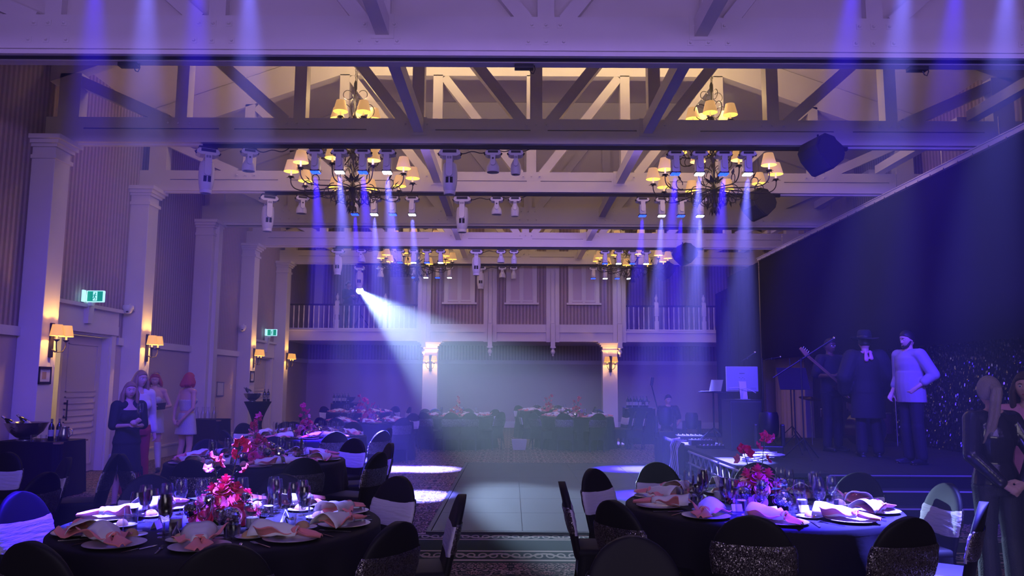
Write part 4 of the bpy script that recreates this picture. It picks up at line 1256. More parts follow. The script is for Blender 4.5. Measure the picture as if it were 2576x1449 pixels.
def make_table():
    r = thing('round_table', '', 'table')
    MB().lathe([(0, 0.725), (0.90, 0.725), (0.905, 0.73), (0.905, 0.748), (0.90, 0.752), (0, 0.752)], 48).build('tabletop', mat('plywood', (0.3, 0.2, 0.1), 0.6), r, True, 30)
    for s in (-1, 1):
        for t in (-1, 1):
            MB().tube([(s * 0.5, t * 0.32, 0.725), (s * 0.52, t * 0.36, 0.0)], 0.014, 8).build('leg', M_blk, r, True)
    return r
TB = make_table()
tb_used = [False]
TNAME = {}
def put_table(key, x, y, desc, ci):
    TNAME[key] = desc
    TBL[key] = (x, y)
    lab = 'round banquet table under black cloth, %s' % desc
    if not tb_used[0]:
        tb_used[0] = True
        TB.location = (x, y, 0); TB['label'] = lab; TB['group'] = 'round banquet tables'
    else:
        dup(TB, lab, (x, y, 0), ci * 0.7, 'round banquet tables')
    o = bpy.data.objects.new('tablecloth', cloths[ci % 3]); COL.objects.link(o)
    o.location = (x, y, 0); o.rotation_euler = (0, 0, ci * 1.1)
    tag(o, 'black floor-length cloth over the %s' % desc, 'tablecloth', 'black tablecloths')
put_table('L1', -1.72, 4.78, 'front left table', 0)
put_table('R1', 1.74, 5.58, 'front right table', 1)
put_table('L2', -2.73, 8.5, 'second left table', 2)
put_table('L3', -3.2, 12.3, 'third left table', 3)
put_table('L4', -3.0, 16.6, 'fourth left table', 4)
put_table('L5', -4.15, 21.6, 'farthest left table', 5)
put_table('C1', -1.36, 19.6, 'far middle left table', 6)
put_table('C2', 1.62, 19.6, 'far middle right table', 7)
put_table('C3', 1.1, 23.2, 'rearmost table by the balcony', 8)
TBL['T0'] = (-5.1, 6.3)
chairs = {
 'L1': [(565, 1368, 'sequin-banded chair back nearest the viewer'), (75, 1362, 'corner chair with glittering sequin band, bottom left'), (1005, 1312, 'chair with sparkling band on the aisle corner'),
        (1163, 1243, 'chair seen edge-on beside the aisle'), (1005, 1197, 'upright chair with white sash at the far right'), (712, 1192, 'chair with broad white sash behind the flowers'),
        (375, 1193, 'blue-lit chair with white sash at the far left'), (48, 1236, 'brightest blue chair with white sash at the frame edge')],
 'R1': [(1413, 1211, 'chair seen edge-on beside the aisle'), (1490, 1178, 'tall-looking chair with grey sash at the aisle'), (1650, 1162, 'chair with grey sash against the dance floor'),
        (1905, 1163, 'dark chair behind the flower centrepiece'), (2165, 1188, 'chair with white sash before the stage steps'), (2385, 1215, 'blue-lit chair with white sash beside the ponytailed woman'),
        (2475, 1262, 'chair seen edge-on with glittering band, right'), (2290, 1300, 'chair with brightly glittering band, lower right'), (1890, 1297, 'broad sequin-banded chair back at bottom centre'),
        (1540, 1258, 'leaning-looking chair with dark sequin band')],
 'L2': [(335, 1140, 'chair with white sash before the women'), (480, 1156, 'chair with sequin band, near left'), (765, 1151, 'chair with sequin band, near right'),
        (521, 1104, 'chair with white sash, far left'), (711, 1084, 'wide dark chair with grey sash, far side'), (894, 1102, 'chair with white sash on the right'), (957, 1137, 'chair with sequin band on the aisle side'), (984, 1114, 'chair seen edge-on at the aisle')],
 'L3': [(596, 1063, 'chair with white sash, far left'), (578, 1081, 'chair with dim sequin band, near left'), (833, 1083, 'chair with lit sequin band, near side'), (964, 1076, 'chair with sequin band at the aisle'),
        (987, 1084, 'chair edge-on at the aisle'), (952, 1054, 'blue-lit chair with white sash'), (718, 1053, 'dark chair on the far side'), (668, 1048, 'chair seen from its side, far left')],
 'L4': [(844, 1057, 'bright blue chair on the near side'), (804, 1056, 'dark chair on the near left'), (755, 1037, 'dark chair on the left'), (867, 1034, 'chair on the far left'), (921, 1026, 'dark chair on the far side'), (982, 1036, 'dark chair at the far right'), (1041, 1041, 'chair turned side-on at the right'), (1015, 1046, 'dark chair at the near right')],
 'L5': [(814, 1020, 'chair seen side-on at the left'), (996, 1017, 'blue-lit chair at the right'), (1032, 1021, 'chair with white sash at the right'), (860, 1016, 'chair at the far left'), (905, 1012, 'chair on the far side')],
 'C1': [(1069, 1019, 'chair seen side-on at far left'), (1094, 1025, 'blue-lit chair with glitter'), (1066, 1036, 'dark chair at the near left'), (1183, 1037, 'chair with sequin band, near side'), (1177, 1024, 'chair on the far side'),
        (1247, 1028, 'chair with white sash at right'), (1262, 1035, 'dark chair at the near right'), (1135, 1040, 'dark chair in the middle of the near side')],
 'C2': [(1418, 1040, 'chair with sequin band, near left'), (1507, 1041, 'chair with sequin band, near right'), (1305, 1034, 'dark chair at the far left'), (1348, 1028, 'chair with white sash at left'),
        (1431, 1024, 'chair on the far side'), (1505, 1025, 'bright blue chair on the far side'), (1579, 1030, 'blue-lit chair with white sash'), (1600, 1038, 'dark chair at the near right'), (1628, 1034, 'chair seen side-on at right'), (1340, 1040, 'dark chair at the near left corner')],
 'C3': [(1303, 1017, 'chair with white sash at left'), (1404, 1014, 'chair on the far side'), (1498, 1019, 'blue-lit chair at right'), (1350, 1022, 'dark chair at near left')],
 'T0': [(120, 1187, 'sequin-banded chair'), (172, 1150, 'chair seen edge-on'), (20, 1137, 'chair with white sash')],
}
for key, lst in chairs.items():
    c = TBL[key]
    where = TNAME.get(key, 'table out of frame at left')
    for px_, py_, d in lst:
        if key in ('L1', 'R1', 'T0'):
            chair_from_top(px_, py_, c, '%s, %s' % (d, where), 'chairs round the ' + where)
        else:
            p = on(px_, py_, ZTOP)
            dv = Vector((p.x - c[0], p.y - c[1]))
            L_ = dv.length
            # far away a pixel is a long step in depth: keep the seen direction, seat at a chair's distance
            a = math.atan2(dv.y, dv.x)
            rr_ = min(max(L_, 1.36), 1.62) if key in ('L2', 'L3') else 1.40
            if key not in ('L2', 'L3'):
                # solve depth along the sight line's column so the chair keeps its bearing in the picture
                ax = ray(px_, py_)[0]
                s = 1 if p.y >= c[1] else -1
                # circle intersection with x = ax * y
                A = 1 + ax * ax; B = -2 * (ax * c[0] + c[1]); Cc = c[0] ** 2 + c[1] ** 2 - rr_ ** 2
                disc = B * B - 4 * A * Cc
                if disc > 0:
                    yy = (-B + s * math.sqrt(disc)) / (2 * A)
                else:
                    yy = -B / (2 * A)
                q = Vector((ax * yy, yy))
            else:
                q = Vector((c[0] + rr_ * math.cos(a), c[1] + rr_ * math.sin(a)))
            d2 = Vector((c[0] - q.x, c[1] - q.y)).normalized()
            put_chair((q.x + d2.x * 0.32, q.y + d2.y * 0.32, 0), math.atan2(d2.y, d2.x) - PI / 2, '%s, %s' % (d, where), 'chairs round the ' + where)
chair_from_top(291, 1141, TBL['T0'], 'dark chair seen edge-on, back to back with the white-sashed chair before the women', 'chairs round the table out of frame at left', face=(-1, -0.25))
put_chair((0.56, 3.92 - 0.55, 0), PI, 'chair facing the viewer with only its white sash in frame', 'chairs round tables out of frame')

# ------------------------------------------------------------------ tableware
M_china = mat('white china', (0.80, 0.79, 0.80), 0.18, coat=0.4)
M_charger = mat('pale charger plate', (0.55, 0.52, 0.55), 0.3, 0.3)
M_pink = mat('pink napkin linen', (0.86, 0.27, 0.28), 0.8, bump=0.25, bscale=18, sheen=0.2)
M_paper2 = mat('white napkin paper', (0.82, 0.80, 0.80), 0.7, bump=0.2, bscale=14)
M_bread = mat('bread crust', (0.62, 0.38, 0.18), 0.75, bump=0.4, bscale=30, var=0.2, vscale=12)
M_steel = mat('polished cutlery', (0.7, 0.7, 0.72), 0.15, 1.0)
def clear_glass(name='clear glass', tint=(0.985, 0.99, 1.0)):
    m = bpy.data.materials.new(name)
    m.use_nodes = True
    nt = m.node_tree; N, L = nt.nodes, nt.links
    for n_ in list(N):
        if n_.type != 'OUTPUT_MATERIAL': N.remove(n_)
    out = [n_ for n_ in N if n_.type == 'OUTPUT_MATERIAL'][0]
    t = N.new('ShaderNodeBsdfTransparent'); t.inputs[0].default_value = (*tint, 1)
    g = N.new('ShaderNodeBsdfGlossy'); g.inputs['Roughness'].default_value = 0.12
    lw = N.new('ShaderNodeLayerWeight'); lw.inputs['Blend'].default_value = 0.35
    mr = N.new('ShaderNodeMapRange'); mr.inputs[3].default_value = 0.03; mr.inputs[4].default_value = 0.42; L.new(lw.outputs['Facing'], mr.inputs[0])
    mx = N.new('ShaderNodeMixShader'); L.new(mr.outputs[0], mx.inputs[0]); L.new(t.outputs[0], mx.inputs[1]); L.new(g.outputs[0], mx.inputs[2])
    L.new(mx.outputs[0], out.inputs['Surface'])
    return m
M_gl = clear_glass()
plate_me = MB().lathe([(0, 0.002), (0.085, 0.002), (0.095, 0.006), (0.148, 0.014), (0.152, 0.017), (0.148, 0.018), (0.095, 0.011), (0.08, 0.007), (0, 0.007)], 40).mesh('plate', M_charger, True)
bplate_me = MB().lathe([(0, 0.002), (0.05, 0.002), (0.055, 0.005), (0.080, 0.011), (0.082, 0.013), (0.055, 0.010), (0, 0.007)], 28).mesh('plate', M_china, True)
def wine_proto():
    r = thing('wine_glass', '', 'glass')
    MB().lathe([(0.0, 0.08), (0.012, 0.083), (0.030, 0.10), (0.040, 0.13), (0.041, 0.16), (0.036, 0.20), (0.033, 0.215), (0.031, 0.215), (0.034, 0.20), (0.039, 0.16), (0.038, 0.13), (0.028, 0.103), (0.0, 0.088)], 24).build('bowl', M_gl, r, True)
    MB().lathe([(0.0045, 0.004), (0.004, 0.04), (0.0045, 0.08)], 10).build('stem', M_gl, r, True)
    MB().lathe([(0, 0), (0.034, 0), (0.034, 0.002), (0.008, 0.005), (0.0045, 0.008)], 22).build('foot', M_gl, r, True)
    return r
def tumbler_proto():
    r = thing('tumbler', '', 'glass')
    MB().lathe([(0, 0.0), (0.033, 0.0), (0.036, 0.004), (0.040, 0.095), (0.038, 0.095), (0.033, 0.014), (0, 0.012)], 22).build('glass_wall', M_gl, r, True)
    return r
M_wax = mat('white candle wax', (0.78, 0.76, 0.80), 0.5)
def votive_proto():
    r = thing('candle_glass', '', 'candle holder')
    MB().lathe([(0, 0.0), (0.036, 0.0), (0.038, 0.004), (0.038, 0.10), (0.035, 0.10), (0.035, 0.008), (0, 0.008)], 22).build('glass_wall', M_gl, r, True)
    MB().lathe([(0, 0.009), (0.033, 0.009), (0.033, 0.062), (0.028, 0.065), (0, 0.063)], 20).build('candle', M_wax, r, True)
    MB().tube([(0, 0, 0.063), (0.001, 0, 0.072)], 0.001, 5).build('wick', M_blk, r)
    return r
def fork_proto():
    r = thing('fork', '', 'cutlery')
    m = MB()
    m.bar((0, -0.10, 0.003), (0, 0.02, 0.006), 0.008, 0.003)
    m.bar((0, 0.015, 0.006), (0, 0.035, 0.004), 0.020, 0.002)
    m.build('handle', M_steel, r)
    for i in range(4):
        MB().bar((-0.009 + 0.006 * i, 0.033, 0.004), (-0.009 + 0.006 * i, 0.085, 0.008), 0.003, 0.002).build('tine', M_steel, r)
    return r
def knife_proto():
    r = thing('knife', '', 'cutlery')
    MB().bar((0, -0.11, 0.004), (0, -0.01, 0.005), 0.009, 0.005).build('handle', M_steel, r)
    MB().add([(-0.005, -0.01, 0.003), (0.008, -0.01, 0.003), (0.010, 0.07, 0.003), (0.004, 0.105, 0.003), (-0.005, 0.09, 0.003), (-0.005, -0.01, 0.005), (0.006, -0.01, 0.0045), (0.007, 0.07, 0.0045), (0.004, 0.103, 0.0035), (-0.005, 0.09, 0.005)],
             [(4, 3, 2, 1, 0), (5, 6, 7, 8, 9), (0, 1, 6, 5), (1, 2, 7, 6), (2, 3, 8, 7), (3, 4, 9, 8), (4, 0, 5, 9)]).build('blade', M_steel, r)
    return r
def roll_proto():
    def fn(u, v):
        a, b = u * 2 * PI, v * PI / 2
        k = 1 + 0.06 * math.sin(3 * a) + 0.03 * math.sin(5 * a + 1)
        return (0.045 * k * math.cos(a) * math.cos(b), 0.033 * k * math.sin(a) * math.cos(b), 0.036 * math.sin(b))
    m = MB().grid(fn, 18, 7, close_u=True)
    return tag(m.build('bread_roll', M_bread, None, True, 180), '', 'bread roll')
def napkin_proto(seed):
    """white folded paper held by a knotted pink napkin; the pink tail hangs to -y (table edge)"""
    q = random.Random(seed)
    r = thing('napkin', '', 'napkin')
    # paper roll flattened, a fan open to +y... lying across the plate
    def paper(u, v):
        w = 0.038 + 0.060 * v
        a = (u - 0.5) * 2
        x = -0.03 + 0.25 * v
        return (x, a * w, 0.022 + 0.062 * max(0, 1 - a * a) ** 0.6 * (0.6 + 0.5 * v) + 0.006 * math.sin(9 * u + seed) + 0.004 * math.sin(14 * v + seed))
    o = MB().grid(paper, 12, 8).build('paper_insert', M_paper2, r, True, 180)
    md_ = o.modifiers.new('s', 'SOLIDIFY'); md_.thickness = 0.003
    def knot(u, v):
        a, b = u * 2 * PI, v * 2 * PI
        R0, r0 = 0.017, 0.012
        x = (R0 + r0 * math.cos(b)) * math.cos(a) * 0.75
        return (-0.015 + r0 * math.sin(b) * 1.2 + 0.006 * math.sin(3 * a), (R0 + r0 * math.cos(b)) * math.cos(a) * 1.25, 0.040 + (R0 + r0 * math.cos(b)) * math.sin(a) * 0.9 + 0.004 * math.sin(5 * b + seed))
    MB().grid(knot, 18, 10, close_u=True).build('knot', M_pink, r, True, 180)
    def wing(u, v):          # cloth under and beside the paper
        a = (u - 0.5) * 2
        L_ = 0.17
        return (-0.01 + L_ * v, a * (0.035 + 0.105 * v ** 0.8) , 0.018 + 0.022 * math.sin(a * 5 + seed) * v * (0.4 + abs(a)) + 0.012 * (1 - v) + 0.012 * math.sin(v * 9 + seed) * abs(a) + 0.035 * a * a * v)
    o = MB().grid(wing, 16, 10).build('cloth', M_pink, r, True, 180)
    md_ = o.modifiers.new('s', 'SOLIDIFY'); md_.thickness = 0.004
    def tail(u, v):
        a = (u - 0.5) * 2
        x = -0.03 - 0.13 * v
        w = 0.018 + 0.060 * math.sin(PI * min(1, v * 0.75)) * (1 - 0.3 * v) * (1.0 if v < 0.6 else max(0.06, (1 - v) / 0.4))
        return (x, a * w + 0.03 * v * math.sin(seed), 0.035 - 0.018 * v + 0.016 * math.sin(4 * a + seed) * (1 - 0.5 * v))
    o = MB().grid(tail, 10, 10).build('tail', M_pink, r, True, 180)
    md_ = o.modifiers.new('s', 'SOLIDIFY'); md_.thickness = 0.004
    return r
def card_proto():
    m = MB()
    m.add([(-0.035, -0.02, 0), (0.035, -0.02, 0), (0.035, 0, 0.045), (-0.035, 0, 0.045), (0.035, 0.02, 0), (-0.035, 0.02, 0)], [(0, 1, 2, 3), (3, 2, 4, 5)])
    o = m.build('place_card', M_paper2)
    md_ = o.modifiers.new('s', 'SOLIDIFY'); md_.thickness = 0.001
    return tag(o, '', 'card')
PR = dict(wine=wine_proto(), tumbler=tumbler_proto(), votive=votive_proto(), fork=fork_proto(), knife=knife_proto(), roll=roll_proto(), nap0=napkin_proto(0), nap1=napkin_proto(1.7), nap2=napkin_proto(3.1), card=card_proto())
pr_used = set()
def put(kind, loc, rot, label, group):
    p = PR[kind]
    if kind not in pr_used:
        pr_used.add(kind)
        p.location = loc; p.rotation_euler = (0, 0, rot); p['label'] = label; p['group'] = group
        return p
    return dup(p, label, loc, rot, group)
def put_me(me, name, cat, loc, rot, label, group):
    o = bpy.data.objects.new(name, me); COL.objects.link(o)
    o.location = loc; o.rotation_euler = (0, 0, rot)
    return tag(o, label, cat, group)

# ---- flower centrepiece
M_rose = mat('magenta rose petals', (0.80, 0.03, 0.16), 0.55, sheen=0.3, var=0.2, vscale=20)
M_rose2 = mat('pale pink rose petals', (0.86, 0.28, 0.40), 0.55, sheen=0.3, var=0.15, vscale=20)
M_lil = mat('lilac petals', (0.50, 0.16, 0.55), 0.55, sheen=0.3)
M_green2 = mat('leaf green', (0.06, 0.14, 0.05), 0.6)
M_mir = mat('mirror tile', (0.75, 0.76, 0.8), 0.08, 1.0)
def rose_mesh(mt, seed):
    q = random.Random(seed)
    m = MB()
    for ring, (n, rad, tilt, h) in enumerate(((3, 0.006, 0.1, 0.036), (4, 0.013, 0.35, 0.036), (5, 0.020, 0.7, 0.036), (6, 0.027, 1.1, 0.034), (6, 0.030, 1.5, 0.032))):
        for k in range(n):
            a0 = 2 * PI * (k + 0.5 * (ring % 2)) / n + q.uniform(-0.15, 0.15)
            w = 0.9 * 2 * PI / n * 1.1
            def fn(u, v, a0=a0, w=w):
                a = a0 + (u - 0.5) * w * (0.7 + 0.5 * v)
                rr_ = rad * (0.4 + 0.6 * v) + h * math.sin(tilt) * v ** 1.6 * 0.8
                z = h * (v * math.cos(tilt * 0.75)) + 0.004 * math.sin(u * PI) * (1 if v > 0.9 else 0) + 0.006 * (4 - ring) - (0.010 * v ** 4 * (ring / 3))
                return (rr_ * math.cos(a), rr_ * math.sin(a), z)
            m.grid(fn, 4, 4)
    return m.mesh('rose', mt, True, 180)
roses = [rose_mesh(M_rose, 1), rose_mesh(M_rose2, 2), rose_mesh(M_lil, 3)]
def mirror_ball_mesh(rad):
    m = MB(); q = random.Random(5)
    nl = 11
    for j in range(nl):
        t0, t1 = PI * (j + 0.06) / nl, PI * (j + 0.94) / nl
        n = max(4, int(22 * math.sin((t0 + t1) / 2)))
        for k in range(n):
            p0, p1 = 2 * PI * (k + 0.06) / n, 2 * PI * (k + 0.94) / n
            tw = q.uniform(0.985, 1.015)
            m.add([(rad * tw * math.sin(t) * math.cos(p), rad * tw * math.sin(t) * math.sin(p), rad * math.cos(t)) for t, p in ((t0, p0), (t0, p1), (t1, p1), (t1, p0))], [(0, 1, 2, 3)])
    return m.mesh('mirror_ball', M_mir)
mball = mirror_ball_mesh(0.045)
core = MB().lathe([(0, -0.043), (0.03, -0.031), (0.043, 0), (0.03, 0.031), (0, 0.043)], 14).mesh('core', M_dark)
M_orch = M_rose
def blossom_mesh(mt):
    m = MB()
    for k in range(5):
        a = 2 * PI * k / 5
        def fn(u, v, a=a):
            s = (u - 0.5)
            rr_ = 0.036 * v; ww = 0.022 * math.sin(PI * min(1, 0.15 + v * 0.8))
            return (rr_ * math.cos(a) - s * 2 * ww * math.sin(a), rr_ * math.sin(a) + s * 2 * ww * math.cos(a), 0.012 * v * v + 0.006 * math.cos(s * 6))
        m.grid(fn, 3, 4)
    m.lathe([(0, 0.0), (0.006, 0.005), (0.0, 0.014)], 6)
    return m.mesh('blossom', mt, True, 180)
blos = [blossom_mesh(M_rose), blossom_mesh(M_rose2)]
def centrepiece(seed):
    q = random.Random(seed)
    r = thing('flower_centrepiece', '', 'flowers')
    MB().lathe([(0, 0), (0.08, 0), (0.09, 0.02), (0.07, 0.06), (0, 0.07)], 16).build('base', M_green2, r, True)
    n = 0
    for (cnt, rad, z, tl) in ((9, 0.155, 0.04, 1.15), (7, 0.11, 0.11, 0.75), (4, 0.055, 0.17, 0.4), (1, 0.0, 0.20, 0.0)):
        for k in range(cnt):
            a = 2 * PI * k / cnt + q.uniform(-0.2, 0.2) + z * 9
            sc_ = q.uniform(1.0, 1.35)
            inst(roses[q.choice((0, 0, 1, 0, 1, 2))], 'rose', r, (rad * math.cos(a), rad * math.sin(a), z + q.uniform(-0.01, 0.015)), (0, tl, a), (sc_, sc_, sc_))
    for a, rad, z, s in ((-1.1, 0.225, 0.062, 1.45), (2.6, 0.21, 0.05, 1.0), (-2.35, 0.20, 0.10, 1.0), (-1.75, 0.165, 0.155, 0.75), (0.3, 0.22, 0.05, 0.9), (-0.5, 0.17, 0.16, 0.7), (1.4, 0.21, 0.05, 1.0)):
        b_ = inst(mball, 'mirror_ball', r, (rad * math.cos(a), rad * math.sin(a), z * 1.0), (q.random(), q.random(), 0), (s, s, s))
        inst(core, 'core', b_)
    for k in range(10):
        a = q.uniform(0, 6.28)
        m = MB(); leaf(m, (0.1 * math.cos(a), 0.1 * math.sin(a), 0.05 + 0.1 * q.random()), (math.cos(a), math.sin(a), 0.4), 0.11, 0.022, 0.2)
        m.build('leaf', M_green2, r)
    for a, h, ox in ((1.0, 0.47, 0.03), (2.0, 0.38, -0.05)):
        P = [Vector((ox * 0.3, 0, 0.15)), Vector((ox + 0.02 * math.cos(a), 0.02 * math.sin(a), h * 0.6)), Vector((ox * 1.6 + 0.03 * math.cos(a), 0.03 * math.sin(a), h))]
        stm = MB().tube([P[0].lerp(P[1], t).lerp(P[1].lerp(P[2], t), t) for t in [i / 8 for i in range(9)]], 0.003, 5)
        for k in range(14):
            t = 0.3 + k * 0.05
            p = P[0].lerp(P[1], t).lerp(P[1].lerp(P[2], t), t)
            stm.tube([p, p + Vector((0.03 * math.cos(k * 2.4), 0.03 * math.sin(k * 2.4), 0.02))], 0.0015, 3)
        so = stm.build('stem', M_green2, r)
        for k, (dz, dx) in enumerate(((0, 0), (-0.02, 0.045), (-0.07, -0.035), (-0.16, 0.03))):
            t = max(0.2, (h + dz) / h)
            s_ = 1.25 if k < 2 else 1.0
            inst(blos[0 if h > 0.4 or k < 2 else 1], 'blossom', so, (P[2].x + dx, P[2].y + 0.01 * k, h + dz), (R(60) + q.uniform(-.5, .5), q.uniform(-.6, .6), q.uniform(0, 6)), (s_, s_, s_))
    return r
CPs = [centrepiece(11), centrepiece(23)]
cp_used = set()
for i, key in enumerate(('L1', 'R1', 'L2', 'L3', 'L4', 'L5', 'C1', 'C2', 'C3')):
    x, y = TBL[key]
    lab = 'magenta rose centrepiece with mirror balls on the ' + TNAME[key]
    p = CPs[i % 2]
    if i % 2 not in cp_used:
        cp_used.add(i % 2)
        p.location = (x, y, 0.757); p['label'] = lab; p['group'] = 'flower centrepieces'
    else:
        dup(p, lab, (x, y, 0.757), i * 0.8, 'flower centrepieces')
# ---- place settings
seatnames = ['seat at the camera side', 'seat right of the camera side', 'seat on the right', 'seat on the far right', 'far seat right of middle', 'far middle seat', 'far seat left of middle', 'seat on the far left', 'seat on the left', 'near seat on the left']
qq = random.Random(42)
for key in ('L1', 'R1', 'L2', 'L3', 'L4', 'L5', 'C1', 'C2', 'C3'):
    cx, cy_ = TBL[key]
    tn = TNAME[key]
    full = key in ('L1', 'R1')
    mid = key in ('L2', 'L3')
    zt = 0.7585
    for s in range(10):
        a = -PI / 2 + 2 * PI * s / 10 + (0.2 if key == 'L1' else -0.12 if key == 'R1' else 0.3)
        sn = seatnames[s]
        def P(r_, da, z=zt):
            return (cx + r_ * math.cos(a + da), cy_ + r_ * math.sin(a + da), z)
        rot = a - PI / 2 + PI      # local +y to the centre ... -y to the edge
        jit = qq.uniform(-0.25, 0.25)
        put_me(plate_me, 'charger_plate', 'plate', P(0.745, 0), 0, 'pale charger plate at the %s, %s' % (sn, tn), 'charger plates, ' + tn)
        nk = 'nap%d' % qq.choice((0, 1, 2))
        put(nk, P(0.76, 0, zt + 0.012), a + PI + qq.choice((-1.3, -0.5, 0.1, 0.5, 1.2)) + jit, 'pink knotted napkin at the %s, %s' % (sn, tn), 'pink napkins, ' + tn)
        if full or mid or s % 2 == 0:
            put('wine', P(0.48, 0.10), qq.random(), 'stemmed wine glass at the %s, %s' % (sn, tn), 'wine glasses, ' + tn)
        if full:
            put('wine', P(0.40, -0.12), qq.random(), 'second wine glass at the %s, %s' % (sn, tn), 'wine glasses, ' + tn)
        if full or mid:
            put('tumbler', P(0.53, 0.24), 0, 'short water tumbler at the %s, %s' % (sn, tn), 'tumblers, ' + tn)
            put_me(bplate_me, 'side_plate', 'plate', P(0.555, -0.23), 0, 'white side plate at the %s, %s' % (sn, tn), 'side plates, ' + tn)
            put('roll', P(0.555, -0.23, zt + 0.009), qq.uniform(0, 3), 'bread roll on side plate at the %s, %s' % (sn, tn), 'bread rolls, ' + tn)
            put('card', P(0.37, 0.05), a - PI / 2 + qq.uniform(-0.8, 0.8), 'white folded place card at the %s, %s' % (sn, tn), 'place cards, ' + tn)
        if full:
            put('fork', P(0.77, -0.245), a + PI / 2 + 0.0, 'steel fork at the %s, %s' % (sn, tn), 'forks, ' + tn)
            put('knife', P(0.77, 0.245), a + PI / 2, 'steel knife at the %s, %s' % (sn, tn), 'knives, ' + tn)
    if full or mid:
        for k, w in enumerate(('near left', 'near right', 'far right', 'far left')):
            aa = -PI * 0.75 + k * PI / 2 + 0.1
            put('votive', (cx + 0.30 * math.cos(aa), cy_ + 0.30 * math.sin(aa), zt), 0, 'glass with white candle %s of the flowers, %s' % (w, tn), 'candle glasses, ' + tn)
# ------------------------------------------------------------------ people
M_skin = mat('skin', (0.62, 0.38, 0.28), 0.5, sheen=0.1)
M_skin_d = mat('dark skin', (0.12, 0.06, 0.04), 0.45)
M_eye = mat('eye white', (0.8, 0.8, 0.8), 0.2)
M_iris = mat('dark iris', (0.02, 0.015, 0.01), 0.2)
M_lip = mat('lips', (0.5, 0.12, 0.12), 0.4)
def remeshed(m, name, mats, parent, vox, smooth=2):
    me = m.mesh('tmp_body', mats)
    o = bpy.data.objects.new('tmp_body', me)
    COL.objects.link(o)
    r_ = o.modifiers.new('r', 'REMESH'); r_.mode = 'VOXEL'; r_.voxel_size = vox; r_.use_smooth_shade = True
    s_ = o.modifiers.new('s', 'SMOOTH'); s_.iterations = smooth; s_.factor = 0.5
    dg = bpy.context.evaluated_depsgraph_get()
    me2 = bpy.data.meshes.new_from_object(o.evaluated_get(dg))
    me2.name = name
    bpy.data.objects.remove(o)
    bpy.data.meshes.remove(me)
    me2.materials.clear()
    me2.materials.append(mats)
    me2.shade_smooth()
    ob = bpy.data.objects.new(name, me2)
    COL.objects.link(ob)
    if parent is not None: ob.parent = parent
    return ob
SPH = []
def sph(m, c, r, sc=(1, 1, 1), n=12):
    c = Vector(c)
    m.lathe([(r * math.sin(PI * k / 8), -r * math.cos(PI * k / 8)) for k in range(9)], n, M=Matrix.Translation(c) @ Matrix.Diagonal((*sc, 1)))
def cap(m, a, b, ra, rb, n=12):
    sph(m, a, ra, n=n); sph(m, b, rb, n=n)
    m.tube([a, b], [ra, rb], n)
def loft(m, rings, n=20):
    """rings [(cx, cy, z, rx, ry)]"""
    vs_, fs = [], []
    for (cx, cy_, z, rx, ry) in rings:
        for k in range(n):
            t = 2 * PI * k / n
            vs_.append((cx + rx * math.cos(t), cy_ + ry * math.sin(t), z))
    for j in range(len(rings) - 1):
        for k in range(n):
            q = (k + 1) % n
            fs.append((j * n + k, j * n + q, (j + 1) * n + q, (j + 1) * n + k))
    fs += [tuple(reversed(range(n))), tuple(range((len(rings) - 1) * n, len(rings) * n))]
    m.add(vs_, fs)
TORSO = {'m': [(.84, .150, .105), (.92, .168, .118), (1.0, .160, .112), (1.08, .150, .105), (1.18, .158, .112), (1.30, .178, .122), (1.38, .180, .112), (1.43, .150, .090), (1.47, .085, .068), (1.50, .058, .058)],
         'f': [(.84, .155, .110), (.91, .175, .122), (.99, .160, .112), (1.09, .122, .092), (1.18, .132, .104), (1.28, .150, .125), (1.36, .148, .105), (1.42, .125, .082), (1.46, .075, .060), (1.50, .048, .050)]}
def J0(sex):
    w = 0.185 if sex == 'm' else 0.160
    return dict(sh=[(-w, 0, 1.415), (w, 0, 1.415)], el=[(-w - .06, .03, 1.13), (w + .06, .03, 1.13)], wr=[(-w - .07, -.04, .88), (w + .07, -.04, .88)],
                hip=[(-.088, 0, .90), (.088, 0, .90)], kn=[(-.10, -.01, .49), (.10, -.01, .49)], an=[(-.11, .02, .085), (.11, .02, .085)],
                hd=[None, None], pn=[None, None], yaw=0.0, nod=0.0, curl=0.5)
def seg_torso(m, sex, g, z0, z1, bust=True):
    rg = TORSO[sex]
    out = []
    for z, rx, ry in rg:
        if z0 <= z <= z1: out.append((0, 0, z, rx + g, ry + g))
    loft(m, out)
    if sex == 'f' and bust and z0 < 1.26 < z1:
        for s in (-1, 1): sph(m, (s * .068, -.085, 1.262), .058 + g, (1, .9, 1))
def seg_arm(m, J, i, g, part, k=1.0, f=1.0):
    s, e, w = (Vector(J[q][i]) for q in ('sh', 'el', 'wr'))
    if part in ('upper', 'both'):
        cap(m, s, e.lerp(s, 1 - k) if part == 'upper' else e, .050 * f + g, .039 * f + g)
    if part in ('lower', 'both'):
        cap(m, e, e.lerp(w, k if part == 'lower' else k), .038 * f + g, .026 * f + g)
def seg_leg(m, J, i, g, part, k=1.0):
    h, n_, a = (Vector(J[q][i]) for q in ('hip', 'kn', 'an'))
    if part in ('upper', 'both'):
        cap(m, h, n_.lerp(h, 1 - k) if part == 'upper' else n_, .085 + g, .055 + g)
    if part in ('lower', 'both'):
        c = n_.lerp(a, .3) + Vector((0, .015, 0))
        cap(m, n_, c, .052 + g, .053 + g); cap(m, c, n_.lerp(a, k), .053 + g, .036 + g)
